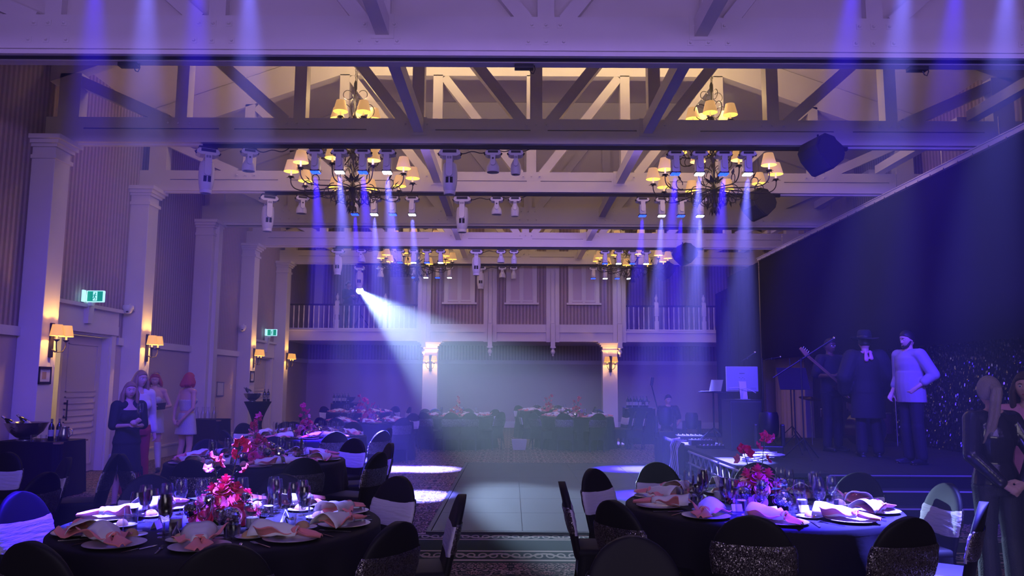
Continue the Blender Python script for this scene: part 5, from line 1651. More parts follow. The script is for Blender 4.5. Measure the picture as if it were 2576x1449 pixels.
def hand(m, w, d, pn, side, curl, sc=1.0):
    """palm and five fingers; d = direction, pn = palm normal (fingers curl that way)"""
    w, d = Vector(w), Vector(d).normalized()
    pn = Vector(pn); pn = (pn - d * pn.dot(d)).normalized()
    s = d.cross(pn).normalized() * side       # towards the thumb
    P = lambda a, b, c: w + (d * a + s * b + pn * c) * sc
    for t in range(5):
        sph(m, P(.02 + .016 * t, 0, 0), .03 * sc, (1, 1, 1), 8)
    for b in (-.026, -.009, .009, .026):
        cap(m, P(.01, b * .7, 0), P(.085, b, 0), .014 * sc, .012 * sc, 8)
    for b, L_ in ((.029, .070), (.010, .080), (-.010, .074), (-.028, .058)):
        p = Vector((.085, b, 0)); ang = 0.15
        for q, fr in enumerate((.45, .32, .23)):
            ang += curl * (0.55 + 0.25 * q)
            n_ = p + Vector((math.cos(ang), 0.04 * (1 if b > 0 else -1), math.sin(ang))) * L_ * fr
            cap(m, P(*p), P(*n_), (.0098 - .0008 * q) * sc, (.0092 - .0008 * q) * sc, 8)
            p = n_
    p = Vector((.025, .030, .004))
    for q, (dx, dy, dz, L_) in enumerate(((.6, .75, .25, .040), (.85, .35, .35 + curl * .3, .030), (.9, .1, .3 + curl * .5, .024))):
        v = Vector((dx, dy, dz)).normalized() * L_
        cap(m, P(*p), P(*(p + v)), (.0125 - .0012 * q) * sc, (.0112 - .0012 * q) * sc, 8)
        p = p + v
def head_shape(m, M, fem):
    def fn(u, v):
        a, b = u * 2 * PI, (v - 0.5) * PI
        x, y, z = math.cos(b) * math.cos(a), math.cos(b) * math.sin(a), math.sin(b)
        front = max(0.0, -y)
        rx, ry, rz = .077, .097, .118
        jaw = max(0.0, -z)
        px_, py_, pz = rx * x * (1 - .30 * jaw ** 1.4), ry * y * (1 - .10 * jaw * (1 if y > 0 else .2)), rz * z
        if y > 0: py_ *= 1.03
        # face plane, brow, sockets, nose, mouth, chin
        if y < 0:
            py_ += .012 * front ** 3 * (1 - abs(x))
            for s in (-1, 1):
                py_ += .011 * math.exp(-(((px_ - s * .030) / .016) ** 2 + ((pz - .004) / .013) ** 2))
            py_ -= .007 * math.exp(-((px_ / .045) ** 2 + ((pz - .030) / .012) ** 2))
            py_ -= (.030 if pz < -.012 else .030) * math.exp(-((px_ / (.010 + .006 * (pz < -.02))) ** 2 + ((pz + .026) / .022) ** 2))
            py_ -= .010 * math.exp(-((px_ / .022) ** 2 + ((pz + .062) / .012) ** 2))
            py_ -= .012 * math.exp(-((px_ / .024) ** 2 + ((pz + .098) / .014) ** 2))
        return M @ Vector((px_, py_, pz))
    m.grid(fn, 44, 34, close_u=True)
    for s in (-1, 1):
        m.lathe([(0, -.006), (.020, -.006), (.024, 0), (.020, .006), (0, .004)], 10, M=M @ Matrix.Translation((s * .076, .008, -.008)) @ Matrix.Rotation(s * PI / 2, 4, 'Y') @ Matrix.Diagonal((1.35, .8, 1, 1)))
def hair_cap(m, M, g=.010, fr=0.028, back=-.06):
    """skull shell: everything above the hairline"""
    n, k = 30, 16
    vs_, fs = [], []
    for j in range(k + 1):
        for i in range(n):
            a = 2 * PI * i / n
            fy = -math.sin(a)                       # 1 in front
            zlow = (fr + .035 * max(0, fy) ** 2 * 1.0) if fy > .35 else back + (fr - back) * max(0, (fy + .25) / .6) ** 1.2 if fy > -.25 else back
            b0 = math.asin(max(-.9, min(.95, zlow / .118)))
            b = b0 + (PI / 2 - b0) * j / k
            gg = g * (1 if j > 0 else .2)
            vs_.append(M @ Vector(((.077 + gg) * math.cos(b) * math.cos(a), (.097 + gg) * math.cos(b) * math.sin(a) * 1.02, (.118 + gg) * math.sin(b))))
    for j in range(k):
        for i in range(n):
            q = (i + 1) % n
            fs.append((j * n + i, j * n + q, (j + 1) * n + q, (j + 1) * n + i))
    fs.append(tuple(reversed(range(n))))
    m.add(vs_, fs)
def person(label, loc, rot, H, sex='f', J=None, hair=None, clothes=(), vox=.0085, skin=None, eyes=True, shoes=None, group=None, beard=None, brim=None):
    r = thing('person', label, 'person', loc, rot, group)
    k = H / 1.75
    r.scale = (k, k, k)
    jj = J0(sex)
    if J: jj.update(J)
    J = jj
    sk = skin or M_skin
    m = MB()
    seg_torso(m, sex, 0, .84, 1.51)
    for i in (0, 1):
        seg_arm(m, J, i, 0, 'both', f=1.0 if sex == 'm' else .86)
        seg_leg(m, J, i, -.004 if sex == 'f' else 0, 'both')
        sd = -1 if i == 0 else 1
        cap(m, Vector(J['sh'][i]), (sd * .05, .01, 1.45), .052, .05)
        cap(m, Vector(J['hip'][i]), (sd * .05, 0, .95), .09, .10)
        e, w = Vector(J['el'][i]), Vector(J['wr'][i])
        d = Vector(J['hd'][i]) if J['hd'][i] else (w - e)
        pn = Vector(J['pn'][i]) if J['pn'][i] else Vector((-sd, -.2, 0))
        th = -1 if i == 0 else 1
        hand(m, w + d.normalized() * .012, d, pn, th * (1 if True else 1), J['curl'], .98 if sex == 'm' else .90)
        a = Vector(J['an'][i])
        fw = Vector((sd * .15, -1, 0)).normalized()
        hl = .05 if sex == 'f' and shoes == 'heel' else 0
        cap(m, a, a + Vector((0, .03, -.045 + hl * .4)), .038, .032)
        cap(m, a + Vector((0, .02, -.04 + hl * .5)), a + fw * .13 + Vector((0, 0, -.055)), .036, .028)
        cap(m, a + fw * .13 + Vector((0, 0, -.055)), a + fw * .18 + Vector((0, 0, -.06)), .03, .022)
    hc = Vector((0, -.012, 1.632))
    cap(m, (0, .012, 1.46), (0, .0, 1.57), .054 if sex == 'm' else .046, .050 if sex == 'm' else .043)
    M = Matrix.Translation(hc) @ Matrix.Rotation(J['yaw'], 4, 'Z') @ Matrix.Rotation(J['nod'], 4, 'X')
    head_shape(m, M, sex == 'f')
    body = remeshed(m, 'body', sk, r, vox, 1)
    if eyes:
        for s in (-1, 1):
            e = MB(); sph(e, (0, 0, 0), .0115, n=12)
            eo = e.build('eye', M_eye, r, True); eo.matrix_local = M @ Matrix.Translation((s * .030, -.0752, .004))
            p = MB(); sph(p, (0, -.0075, 0), .0062, n=10)
            p.build('iris', M_iris, eo, True)
            b = MB().tube([(s * .014, -.0925, .022), (s * .030, -.0915, .027), (s * .046, -.082, .021)], [.0022, .003, .0016], 6)
            bo = b.build('eyebrow', hair[1] if hair else M_iris, r, True); bo.matrix_local = M
        l = MB().tube([(-.022, -.0895, -.060), (-.008, -.0985, -.0575), (0, -.0985, -.059), (.008, -.0985, -.0575), (.022, -.0895, -.060)], [.001, .0034, .003, .0034, .001], 6)
        l.tube([(-.020, -.0895, -.0625), (0, -.0985, -.067), (.020, -.0895, -.0625)], [.001, .004, .001], 6)
        lo = l.build('lips', M_lip if sex == 'f' else sk, r, True); lo.matrix_local = M
    if beard:
        b = MB()
        for s in (-1, 1):
            cap(b, (s * .070, -.01, -.03), (s * .052, -.055, -.085), .012, .016)
            cap(b, (s * .052, -.055, -.085), (0, -.086, -.104), .016, .019)
        cap(b, (-.022, -.094, -.048), (.022, -.094, -.048), .006, .006)
        o = remeshed(b, 'beard', beard, r, .006); o.matrix_local = M
    if hair:
        kind, hm = hair
        h = MB()
        hair_cap(h, Matrix.Identity(4), .012 if kind != 'short' else .007, back=-.06 if kind != 'short' else -.045)
        q = random.Random(len(label))
        if kind == 'long' or kind == 'bob':
            zend = -.30 if kind == 'long' else -.13
            for i in range(26):
                a = R(-18) + R(216) * i / 25
                x, y = .082 * math.cos(a), .100 * math.sin(a)
                out = 1.12 + q.uniform(-.05, .18)
                cap(h, (x * .8, y * .8, .05), (x * out, y * out, -.05), .02, .024)
                L1 = zend * q.uniform(.45, .6); L2 = zend * q.uniform(.85, 1.05)
                w1 = (x * (out + .10) + q.uniform(-.01, .01), y * (out + .05) + .01, L1 - .02)
                cap(h, (x * out, y * out, -.05), w1, .024, .024)
                cap(h, w1, (x * (out + (.0 if kind == 'long' else .02)) + q.uniform(-.02, .02), y * out + .012, L2), .022, .010)
        if kind == 'ponytail':
            sph(h, (0, .098, .045), .026)
            P = [(0, .10, .045), (.005, .155, .03), (.02, .165, -.06), (.03, .15, -.17), (.05, .135, -.27), (.075, .13, -.35), (.095, .13, -.40)]
            for dx, dy, f in ((0, 0, 1), (.016, .01, .8), (-.016, .008, .85), (.006, -.012, .7), (.022, -.004, .5), (-.02, .0, .6)):
                for a_, b_, ra, rb in zip(P[:-1], P[1:], (.018, .022, .026, .026, .022, .015), (.022, .026, .026, .022, .015, .004)):
                    cap(h, (a_[0] + dx, a_[1] + dy, a_[2]), (b_[0] + dx * 1.3, b_[1] + dy, b_[2]), ra * f, rb * f, 8)
        ho = remeshed(h, 'hair', hm, r, .0065); ho.matrix_local = M
        if kind == 'ponytail':
            t = MB().tube([(.012 * math.cos(a), .122 + .0, .04 + .020 * math.sin(a)) for a in [k_ * PI / 6 for k_ in range(13)]], .005, 6)
    for c in clothes:
        nm, mt, fn = c[:3]
        cm = MB()
        fn(cm, J, sex)
        o = remeshed(cm, nm, mt, r, c[3] if len(c) > 3 else .010, 2)
    if shoes:
        for i in (0, 1):
            sd = -1 if i == 0 else 1
            a = Vector(J['an'][i]); fw = Vector((sd * .15, -1, 0)).normalized()
            s_ = MB()
            cap(s_, a + Vector((0, .03, -.035)), a + fw * .10 + Vector((0, 0, -.045)), .042, .038)
            cap(s_, a + fw * .10 + Vector((0, 0, -.045)), a + fw * .185 + Vector((0, 0, -.052)), .038, .026)
            s_.box(a.x - .035, a.x + .035, a.y - .17, a.y + .07, a.z - .085, a.z - .065)
            remeshed(s_, 'shoe', M_blk, r, .010, 1)
    return r

# garments
def g_top(z0=.86, z1=1.47, g=.014, sl=0.0, slow=0.0, loose=0.0):
    def f(m, J, sex):
        seg_torso(m, sex, g, z0, z1)
        for i in (0, 1):
            sd = -1 if i == 0 else 1
            if sl >= 0: cap(m, Vector(J['sh'][i]), (sd * .07, 0, 1.41), .058 + g, .07 + g)
            if sl > 0: seg_arm(m, J, i, g + .004 + loose, 'upper', sl, 1.0)
            if slow > 0:
                seg_arm(m, J, i, g + .003 + loose, 'upper', 1.0)
                seg_arm(m, J, i, g + .001 + loose, 'lower', slow)
    return f
def g_trousers(g=.014, k=.95, wide=0.0):
    def f(m, J, sex):
        loft(m, [(0, 0, z, rx + g, ry + g) for z, rx, ry in TORSO[sex] if z <= 1.01])
        for i in (0, 1):
            sd = -1 if i == 0 else 1
            seg_leg(m, J, i, g, 'upper')
            n_, a = Vector(J['kn'][i]), Vector(J['an'][i])
            cap(m, n_, n_.lerp(a, k), .062 + g, .050 + g + wide)
            cap(m, Vector(J['hip'][i]), (sd * .04, 0, .93), .09 + g, .11)
    return f
def g_skirt(z0, z1, r0, r1, waist=None, bell=0.0):
    def f(m, J, sex):
        rg = []
        for i in range(9):
            t = i / 8
            z = z1 + (z0 - z1) * t
            rx = r1 + (r0 - r1) * t ** (1 - bell) if z0 < z1 else r1
            rg.append((0, 0, z, rx, rx * .74))
        loft(m, rg[::-1], 26)
    return f
def join(*fs):
    def f(m, J, sex):
        for q in fs: q(m, J, sex)
    return f
M_blackcloth = mat('black clothing', (0.014, 0.013, 0.018), 0.8, bump=0.2, bscale=30)
M_leather = mat('black wet-look leather', (0.025, 0.024, 0.028), 0.24, bump=0.5, bscale=14, coat=0.3)
M_trs = mat('dark shimmering trousers', (0.03, 0.03, 0.036), 0.5, bump=0.4, bscale=120)
M_shirt = mat('pale lilac cotton shirt', (0.34, 0.29, 0.34), 0.8, bump=0.4, bscale=10)
M_pinkj = mat('pink blazer cloth', (0.72, 0.32, 0.42), 0.75, bump=0.2, bscale=16)
M_silver = mat('silver sparkling dress', (0.62, 0.60, 0.66), 0.35, 0.35, bump=0.9, bscale=120)
M_whitetop = mat('cream jacket cloth', (0.70, 0.62, 0.60), 0.8, bump=0.2)
M_redcl = mat('dark red cloth', (0.40, 0.03, 0.06), 0.75)
H_blond = mat('blonde hair', (0.36, 0.22, 0.11), 0.5, bump=0.7, bscale=30, stretch=(6, 6, 1))
H_blond2 = mat('pale blonde hair', (0.30, 0.24, 0.18), 0.42, bump=0.7, bscale=30, stretch=(6, 6, 1))
H_red = mat('red hair', (0.42, 0.06, 0.07), 0.5, bump=0.7, bscale=30, stretch=(6, 6, 1))
H_dark = mat('dark hair', (0.012, 0.009, 0.008), 0.5, bump=0.5, bscale=40)
H_brown = mat('brown hair', (0.05, 0.025, 0.015), 0.5, bump=0.6, bscale=30, stretch=(6, 6, 1))
def place(px_, Y, z=0.0):
    return (ray(px_, 1000)[0] * Y, Y, z)

# 1 ponytail woman, back to the viewer, hands clasped behind her
person('woman with blonde ponytail in black leather top, hands clasped behind her back', place(2492, 5.85), PI + 0.05, 1.66, 'f',
       J=dict(el=[(-.25, .10, 1.15), (.25, .10, 1.15)], wr=[(-.085, .20, .955), (.085, .20, .945)], hd=[(.8, .25, -.45), (-.8, .3, -.5)], pn=[(0, -1, 0), (0, -1, 0)], curl=.55, yaw=-0.25, nod=-.05),
       hair=('ponytail', H_blond2), vox=.0065, shoes=True,
       clothes=[('leather_top', M_leather, g_top(.90, 1.47, .016, slow=.92, loose=.006), .009), ('trousers', M_trs, g_trousers(.012, .96, .02))])
pl = ray(2492, 1000)[0] * 5.85
# 2 pink blazer woman
person('smiling woman in pink blazer at the frame edge, facing the ponytailed woman', place(2582, 6.25), -0.75, 1.70, 'f',
       J=dict(el=[(-.20, .02, 1.14), (.22, .03, 1.14)], wr=[(-.16, -.16, .98), (.23, -.05, .89)], yaw=.1), hair=('long', H_brown), vox=.007, shoes=True,
       clothes=[('blazer', M_pinkj, g_top(.84, 1.46, .018, slow=.95, loose=.004), .009), ('trousers', M_blackcloth, g_trousers())])
# 3 man in white shirt on stage
person('bearded man in untucked pale shirt standing on stage, hand on hip', place(2292, 11.0, SZ), -1.3, 1.86, 'm',
       J=dict(sh=[(-.19, 0, 1.42), (.19, 0, 1.42)], el=[(-.25, .04, 1.13), (.30, .10, 1.16)], wr=[(-.22, -.10, .93), (.19, -.07, 1.0)], hd=[None, (-.5, -.3, -.5)], pn=[None, (-1, 0, 0)], nod=.18, yaw=-.05),
       hair=('short', H_dark), beard=H_dark, shoes=True,
       clothes=[('shirt', M_shirt, join(g_top(.84, 1.48,   .026, slow=.55, loose=.007), lambda m, J, s: loft(m, [(0, .01, .80, .205, .155), (0, .0, .95, .205, .16), (0, -.01, 1.05, .20, .155), (0, -.0, 1.2, .195, .15)])), .009), ('trousers', M_blackcloth, g_trousers(.016, .95, .01))])
# 4 man in hat, back to viewer
person('man in wide black hat and long black coat, seen from behind on stage', place(2182, 12.0, SZ), PI - .15, 1.86, 'm',
       J=dict(el=[(-.30, .03, 1.14), (.30, .03, 1.14)], wr=[(-.27, -.13, .95), (.27, -.13, .95)]),
       hair=('short', H_dark), shoes=True,
       clothes=[('coat', M_blackcloth, join(g_top(.84, 1.49, .045, slow=.95, loose=.03), g_skirt(.55, 1.05, .24, .20)), .012), ('trousers', M_blackcloth, g_trousers(.018, .95, .015)),
                ('scarf', M_pinkj, lambda m, J, s: ([cap(m, (.075 * math.cos(a), .015 + .085 * math.sin(a), 1.49), (.075 * math.cos(a + .5), .015 + .085 * math.sin(a + .5), 1.49), .022, .022) for a in [k * .5 for k in range(13)]], cap(m, (.03, .13, 1.50), (.04, .185, 1.38), .02, .03), cap(m, (-.03, .13, 1.50), (-.03, .185, 1.40), .02, .028)), .008)])
ht = thing('wide_brimmed_hat', 'wide-brimmed black hat on the coated man on stage', 'hat', (place(2182, 12.0)[0], 12.0 - 0.0, SZ + 1.81), 0.1)
def brim(u, v):
    a = u * 2 * PI; rr_ = .085 + .115 * v
    return (rr_ * math.cos(a) * 1.0, rr_ * math.sin(a) * 1.08, .012 * math.cos(2 * a) * v * 1.6 - .006 * v)
o = MB().grid(brim, 40, 5, close_u=True).build('brim', M_blackcloth, ht, True, 180); o.modifiers.new('s', 'SOLIDIFY').thickness = .006
MB().lathe([(.098, -.03), (.102, 0), (.100, .05), (.090, .105), (.07, .125), (.03, .115), (0, .108)], 28, sy=1.12).build('crown', M_blackcloth, ht, True, 60)
MB().lathe([(.103, .005), (.104, .03), (.101, .032), (.1, .005)], 28, sy=1.12).build('hat_band', M_blk, ht, True, 60)
# 5 bass player
person('bass player in black facing the room on stage', place(2092, 13.0, SZ), .35, 1.86, 'm',
       J=dict(el=[(-.30, .0, 1.16), (.27, .02, 1.15)], wr=[(-.13, -.24, 1.16), (.10, -.24, 1.02)], hd=[(.6, -.3, .25), (-1, -.2, -.2)], pn=[(.2, .9, 0), (0, 1, 0)], curl=.9, nod=.1),
       hair=('short', H_dark), skin=M_skin_d, shoes=True,
       clothes=[('shirt', M_blackcloth, g_top(.84, 1.48, .022, sl=.9, loose=.01)), ('trousers', M_blackcloth, g_trousers(.016))])
px5 = place(2092, 13.0)[0]
bs = thing('bass_guitar', 'dark bass guitar held by the bass player', 'guitar', (px5, 12.72, SZ + 1.12), (0, R(35), .35))
bd = [( .02, .06), (.14, .13), (.30, .17), (.42, .10), (.44, -.02), (.40, -.14), (.26, -.17), (.12, -.10), (.0, -.14), (-.06, -.12), (.0, -.04), (-.04, .08), (-.02, .12)]
b_ = MB().prism([(x, z) for x, z in bd], -.02, .02).build('body', mat('dark guitar lacquer', (.05, .015, .01), .15, coat=1), bs); bvm = b_.modifiers.new('b', 'BEVEL'); bvm.width = .008; bvm.segments = 2
MB().cbox(-.72, .08, -.03, -.005, -.022, .022, .004).build('neck', mat('maple', (.45, .28, .13), .4), bs)
MB().prism([(-.72, -.02), (-.72, .025), (-.80, .05), (-.92, .045), (-.93, .0), (-.80, -.03)], -.028, -.008).build('headstock', mat('maple', (.45, .28, .13), .4), bs)
for i in range(4):
    MB().tube([(-.76 - .04 * i, -.02, .045), (-.76 - .04 * i, -.02, .085)], .007, 6).build('tuning_peg', M_chrome, bs, True)
    MB().tube([(-.74, -.034, -.012 + .008 * i), (.30, -.032, -.012 + .008 * i)], .0012, 4).build('string', M_chrome, bs)
MB().cbox(.14, .18, -.03, -.02, -.04, .04, .003).build('pickup', M_blk, bs)
# 6-9 the women at the left
person('blonde woman in black fringed dress holding a drink, left of the near tables', place(326, 10.0), .75, 1.58, 'f',
       J=dict(el=[(-.20, -.03, 1.14), (.20, -.02, 1.14)], wr=[(-.02, -.26, 1.16), (.05, -.25, 1.14)], hd=[(.4, -.5, .5), (-.5, -.5, .4)], pn=[(.5, .5, .2), (-.3, .6, .3)], curl=.8, yaw=-.1),
       hair=('long', H_blond), shoes=True,
       clothes=[('dress', M_blackcloth, join(g_top(.84, 1.40, .016, sl=.95, loose=.012), g_skirt(.50, 1.10, .215, .155)), .010),
                ('fringe', M_blackcloth, lambda m, J, s: ([cap(m, (.222 * math.cos(a), .162 * math.sin(a), .56 + .05 * math.sin(a)), (.235 * math.cos(a + .05), .175 * math.sin(a + .05), .44 + .05 * math.sin(a)), .012, .008, 6) for a in [k * .21 for k in range(30)]],), .009)])
person('tall blonde woman in cream jacket and red trousers behind the fringed dress', place(350, 11.1), .95, 1.74, 'f', J=dict(yaw=.1), hair=('long', H_blond), vox=.009,
       clothes=[('jacket', M_whitetop, g_top(.84, 1.44, .018, slow=.9, loose=.008)), ('trousers', M_redcl, g_trousers(.02, .95, .03))], shoes=True)
person('red-haired woman in silver mini dress and tiara holding a dark folder', place(388, 14.0), .35, 1.74, 'f',
       J=dict(el=[(-.20, -.02, 1.14), (.27, -.02, 1.16)], wr=[(-.06, -.24, 1.10), (.16, -.26, 1.13)], hd=[(.6, -.6, 0), (-.6, -.6, .1)], pn=[(0, 0, 1), (0, 0, 1)], curl=.3, nod=.25, an=[(-.11, .05, .085), (.13, -.05, .085)]),
       hair=('bob', H_red), shoes=True, vox=.009,
       clothes=[('dress', M_silver, join(lambda m, J, s: seg_torso(m, s, .012, .84, 1.33), g_skirt(.68, 1.02, .205, .17)), .010),
                ('boot', M_silver, lambda m, J, s: [seg_leg(m, J, i, .010, 'lower', .98) for i in (0, 1)])])
person('red-haired woman in silver mini skirt standing with her back turned', place(472, 13.7), PI - .5, 1.74, 'f',
       J=dict(el=[(-.23, .06, 1.14), (.23, .06, 1.14)], wr=[(-.10, .19, .93), (.09, .19, .93)], hd=[(.6, .1, -.6), (-.6, .1, -.6)], pn=[(0, -1, 0), (0, -1, 0)]),
       hair=('bob', H_red), shoes=True, vox=.009,
       clothes=[('top', M_silver, lambda m, J, s: seg_torso(m, s, .010, 1.05, 1.30), .010), ('skirt', M_silver, join(g_skirt(.68, 1.05, .215, .15, bell=.3)), .010)])
def rel(loc, rot, s, p):
    return Matrix.Translation(loc) @ Matrix.Rotation(rot, 4, 'Z') @ Matrix.Scale(s, 4) @ Vector(p)
tr_ = thing('tiara', 'sparkling tiara on the red-haired woman facing forward', 'tiara', rel(place(388, 14.0), .35, .994, (0, -.05, 1.735)), .35)
m = MB()
for i in range(9):
    a = R(200) + R(140) * i / 8
    h = .02 + .018 * math.sin(PI * i / 8)
    m.tube([(.08 * math.cos(a), .08 * math.sin(a), 0), (.083 * math.cos(a), .083 * math.sin(a), h)], [.005, .003], 6)
m.build('spike', M_chrome, tr_)
MB().tube([(.08 * math.cos(R(195) + R(150) * i / 12), .08 * math.sin(R(195) + R(150) * i / 12), 0) for i in range(13)], .005, 6).build('band', M_chrome, tr_, True)
fo = thing('folder', 'dark open folder held by the silver-dressed woman', 'folder', rel(place(388, 14.0), .35, .994, (.06, -.36, 1.15)), (.5, 0, .35))
for s in (-1, 1):
    MB().cbox(0 if s > 0 else -.16, .16 if s > 0 else 0, -.11, .11, 0, .006, .002, M=Matrix.Rotation(-s * .12, 4, 'Y')).build('cover', M_blk, fo)
gl = dup(PR['wine'], 'drink glass held by the woman in the fringed dress', rel(place(330, 10.0), .75, .93, (.02, -.33, 1.19)), 0, None)
gl['group'] = ''
# 10 seated DJ
person('young man in black T-shirt seated behind the control table', place(1680, 18.3, -.02), .15, 1.76, 'm',
       J=dict(hip=[(-.09, .02, .90), (.09, .02, .90)], kn=[(-.13, -.44, .90), (.13, -.44, .90)], an=[(-.13, -.42, .50), (.13, -.42, .50)], el=[(-.25, -.06, 1.15), (.25, -.06, 1.15)], wr=[(-.10, -.30, 1.10), (.12, -.30, 1.10)], nod=.2),
       hair=('short', H_dark), vox=.010, clothes=[('shirt', M_blackcloth, g_top(.84, 1.48, .018, sl=.7, loose=.01)), ('trousers', M_blackcloth, g_trousers(.014))]).location.z = -.42
sn = thing('stool', 'black stool under the seated young man', 'stool', place(1680, 18.3))
MB().lathe([(0, .38), (.17, .38), (.18, .40), (.17, .43), (0, .44)], 24).build('seat', M_blk, sn, True)
for k in range(4):
    MB().tube([(.10 * math.cos(k * PI / 2 + .8), .10 * math.sin(k * PI / 2 + .8), .38), (.17 * math.cos(k * PI / 2 + .8), .17 * math.sin(k * PI / 2 + .8), 0)], .012, 6).build('leg', M_blk, sn, True)
# 11 follow-spot operator
person('operator in black with headphones steering the follow spot on the balcony', place(868, 25.95, ZS1), .85, 1.70, 'f',
       J=dict(el=[(-.22, -.06, 1.18), (.22, -.06, 1.18)], wr=[(-.10, -.30, 1.22), (.14, -.30, 1.20)], nod=.05), hair=('short', H_brown), vox=.010, shoes=True,
       clothes=[('shirt', M_blackcloth, g_top(.84, 1.48, .018, sl=.9, slow=.8, loose=.005)), ('trousers', M_blackcloth, g_trousers(.014))])
hp = thing('headphones', 'headphones on the balcony follow-spot operator', 'headphones', rel(place(868, 25.95, ZS1), .85, .971, (0, 0, 1.63)), .85)
MB().tube([(.095 * math.cos(a), 0, .135 * math.sin(a)) for a in [PI * k / 14 for k in range(15)]], .009, 6).build('band', M_case, hp, True)
for s in (-1, 1):
    MB().lathe([(0, -.012), (.034, -.012), (.036, .008), (0, .014)], 14, M=Matrix.Translation((s * .094, 0, 0)) @ Matrix.Rotation(s * PI / 2, 4, 'Y')).build('ear_cup', M_blk, hp, True)
# ------------------------------------------------------------------ follow spot on the balcony
FS = at(905, 731, 25.45)
fs = thing('follow_spot', 'follow spot on its tripod on the left balcony throwing the wide white beam', 'stage light', FS)
tgt = Vector((1.5, 8.0, 0.0))
dv = (tgt - FS).normalized()
Mq = dv.to_track_quat('-Z', 'Y').to_matrix().to_4x4()
MB().lathe([(0, .52), (.10, .52), (.12, .48), (.125, .10), (.14, .08), (.15, .0), (.145, -.02), (.12, -.02), (.12, .03), (0, .035)], 28, M=Mq).build('barrel', M_blk, fs, True, 40)
MB().lathe([(0, .028), (.115, .028), (.115, .02), (0, .015)], 28, M=Mq).build('lens', mat('lit follow spot lens', (1, 1, 1), .3, emit=(.85, .95, 1.0), estr=30), fs, True)
for s in (-1, 1):
    MB().bar(Mq @ Vector((s * .15, 0, .25)), (s * .12, .18, -.38), .03, .012).build('yoke', M_blk, fs)
MB().tube([(0, .18, -.38), (0, .18, -.9)], .025, 10).build('column', M_blk, fs, True)
for k in range(3):
    a = 2 * PI * k / 3 + .3
    MB().tube([(0, .18, -.75), (.42 * math.cos(a), .18 + .42 * math.sin(a), ZS1 - FS.z + .01)], .014, 8).build('leg', M_blk, fs, True)
light('follow_beam', 'SPOT', FS + dv * .02, FOLLOW_E, (0.45, 0.63, 1.0), tgt, spot_size=FOLLOW_A, spot_blend=0.55, shadow_soft_size=0.06)

# ------------------------------------------------------------------ on and beside the stage
def moving_head_floor(loc, label, rot, sc):
    r = thing('floor_moving_head', label, 'stage light', loc, rot, 'black moving heads on the stage floor')
    r.scale = (sc, sc, sc)
    MB().cbox(-.19, .19, -.16, .16, 0, .14, .02).build('base', M_blk, r)
    for s in (-1, 1):
        MB().cbox(s * .20 - .03, s * .20 + .03, -.06, .06, .12, .46, .02).build('yoke_arm', M_blk, r)
    MB().lathe([(0, .26), (.10, .26), (.14, .30), (.155, .42), (.15, .58), (.13, .64), (.125, .63), (.12, .58), (0, .575)], 24).build('head', M_blk, r, True, 40)
    MB().lathe([(0, .585), (.115, .585), (0, .60)], 20).build('lens', M_glass, r, True)
    return r
def tri_stand(root, h, sp=.32, r_=.012):
    MB().tube([(0, 0, .12), (0, 0, h)], r_, 8).build('pole', M_blk, root, True)
    for k in range(3):
        a = 2 * PI * k / 3 + .5
        MB().tube([(0, 0, .30), (sp * math.cos(a), sp * math.sin(a), .01)], r_ * .8, 6).build('leg', M_blk, root, True)
p = at(1740, 1060, 15.4); moving_head_floor((p.x, 15.4, SZ + .0), 'black moving head on the stage floor behind the control table', .3, .82)
p = at(1935, 1100, 12.4); moving_head_floor((p.x, 12.4, SZ), 'larger black moving head on the stage beside the tall loudspeaker', -.2, 1.02)
p = at(1690, 1060, 16.0)
moving_head_floor((p.x - .15, 15.9, SZ), 'black moving head on the stage edge before the seated man', .1, .95)
M_spk = mat('textured loudspeaker paint', (0.035, 0.035, 0.045), 0.55, bump=0.5, bscale=140)
sx = at(1878, 1080, 13.0).x
sb = thing('tall_loudspeaker', 'tall dark loudspeaker cabinet on the stage corner carrying a monitor', 'loudspeaker', (sx, 13.0, SZ))
MB().cbox(-.26, .26, -.01, .55, 0, .82, .015).build('cabinet', M_spk, sb)
MB().cbox(-.24, .24, -.035, -.012, .03, .79, .008).build('grille', mat('black perforated grille', (.03, .03, .035), .7), sb)
MB().cbox(-.27, .27, -.02, .56, .82, .835, .004).build('top_plate', M_blk, sb)
mo = thing('desktop_monitor', 'silver desktop computer seen from behind on the tall loudspeaker', 'computer', (sx - .02, 13.12, SZ + .835), .05)
MB().cbox(-.275, .275, -.022, .0, .13, .55, .01).build('back_shell', mat('silver blue aluminium', (.50, .52, .62), .35, .4), mo)
MB().cbox(-.268, .268, .0, .008, .137, .543, .002).build('screen', M_glass, mo)
MB().box(-.045, .045, -.0235, -.022, .43, .437).build('rear_slot', M_blk, mo)
for i in range(4):
    MB().box(-.05 + i * .028, -.038 + i * .028, -.0235, -.022, .36 - .02 * (i % 2), .366 - .02 * (i % 2)).build('port', M_blk, mo)
MB().box(.14, .24, -.0235, -.022, .17, .20).build('rating_plate', mat('grey label', (.35, .36, .45), .5), mo)
MB().bar((0, -.03, .30), (0, -.09, .01), .12, .012, up=(0, 1, 0)).build('stand', M_alu, mo)
MB().cbox(-.10, .10, -.12, .08, 0, .008, .002).build('foot', M_alu, mo)
c = thing('wire_antenna', 'thin white boomerang antenna in front of the desktop computer', 'antenna', (sx - .05, 12.99, SZ + .836))
MB().tube([(0, 0, 0), (.01, 0, .08), (.03, 0, .19)], .007, 6).build('mast', M_case, c, True)
MB().tube([(-.22, 0, .19), (-.1, 0, .2), (.03, 0, .19), (.15, 0, .15), (.22, 0, .11)], .007, 6).build('arm', M_case, c, True)
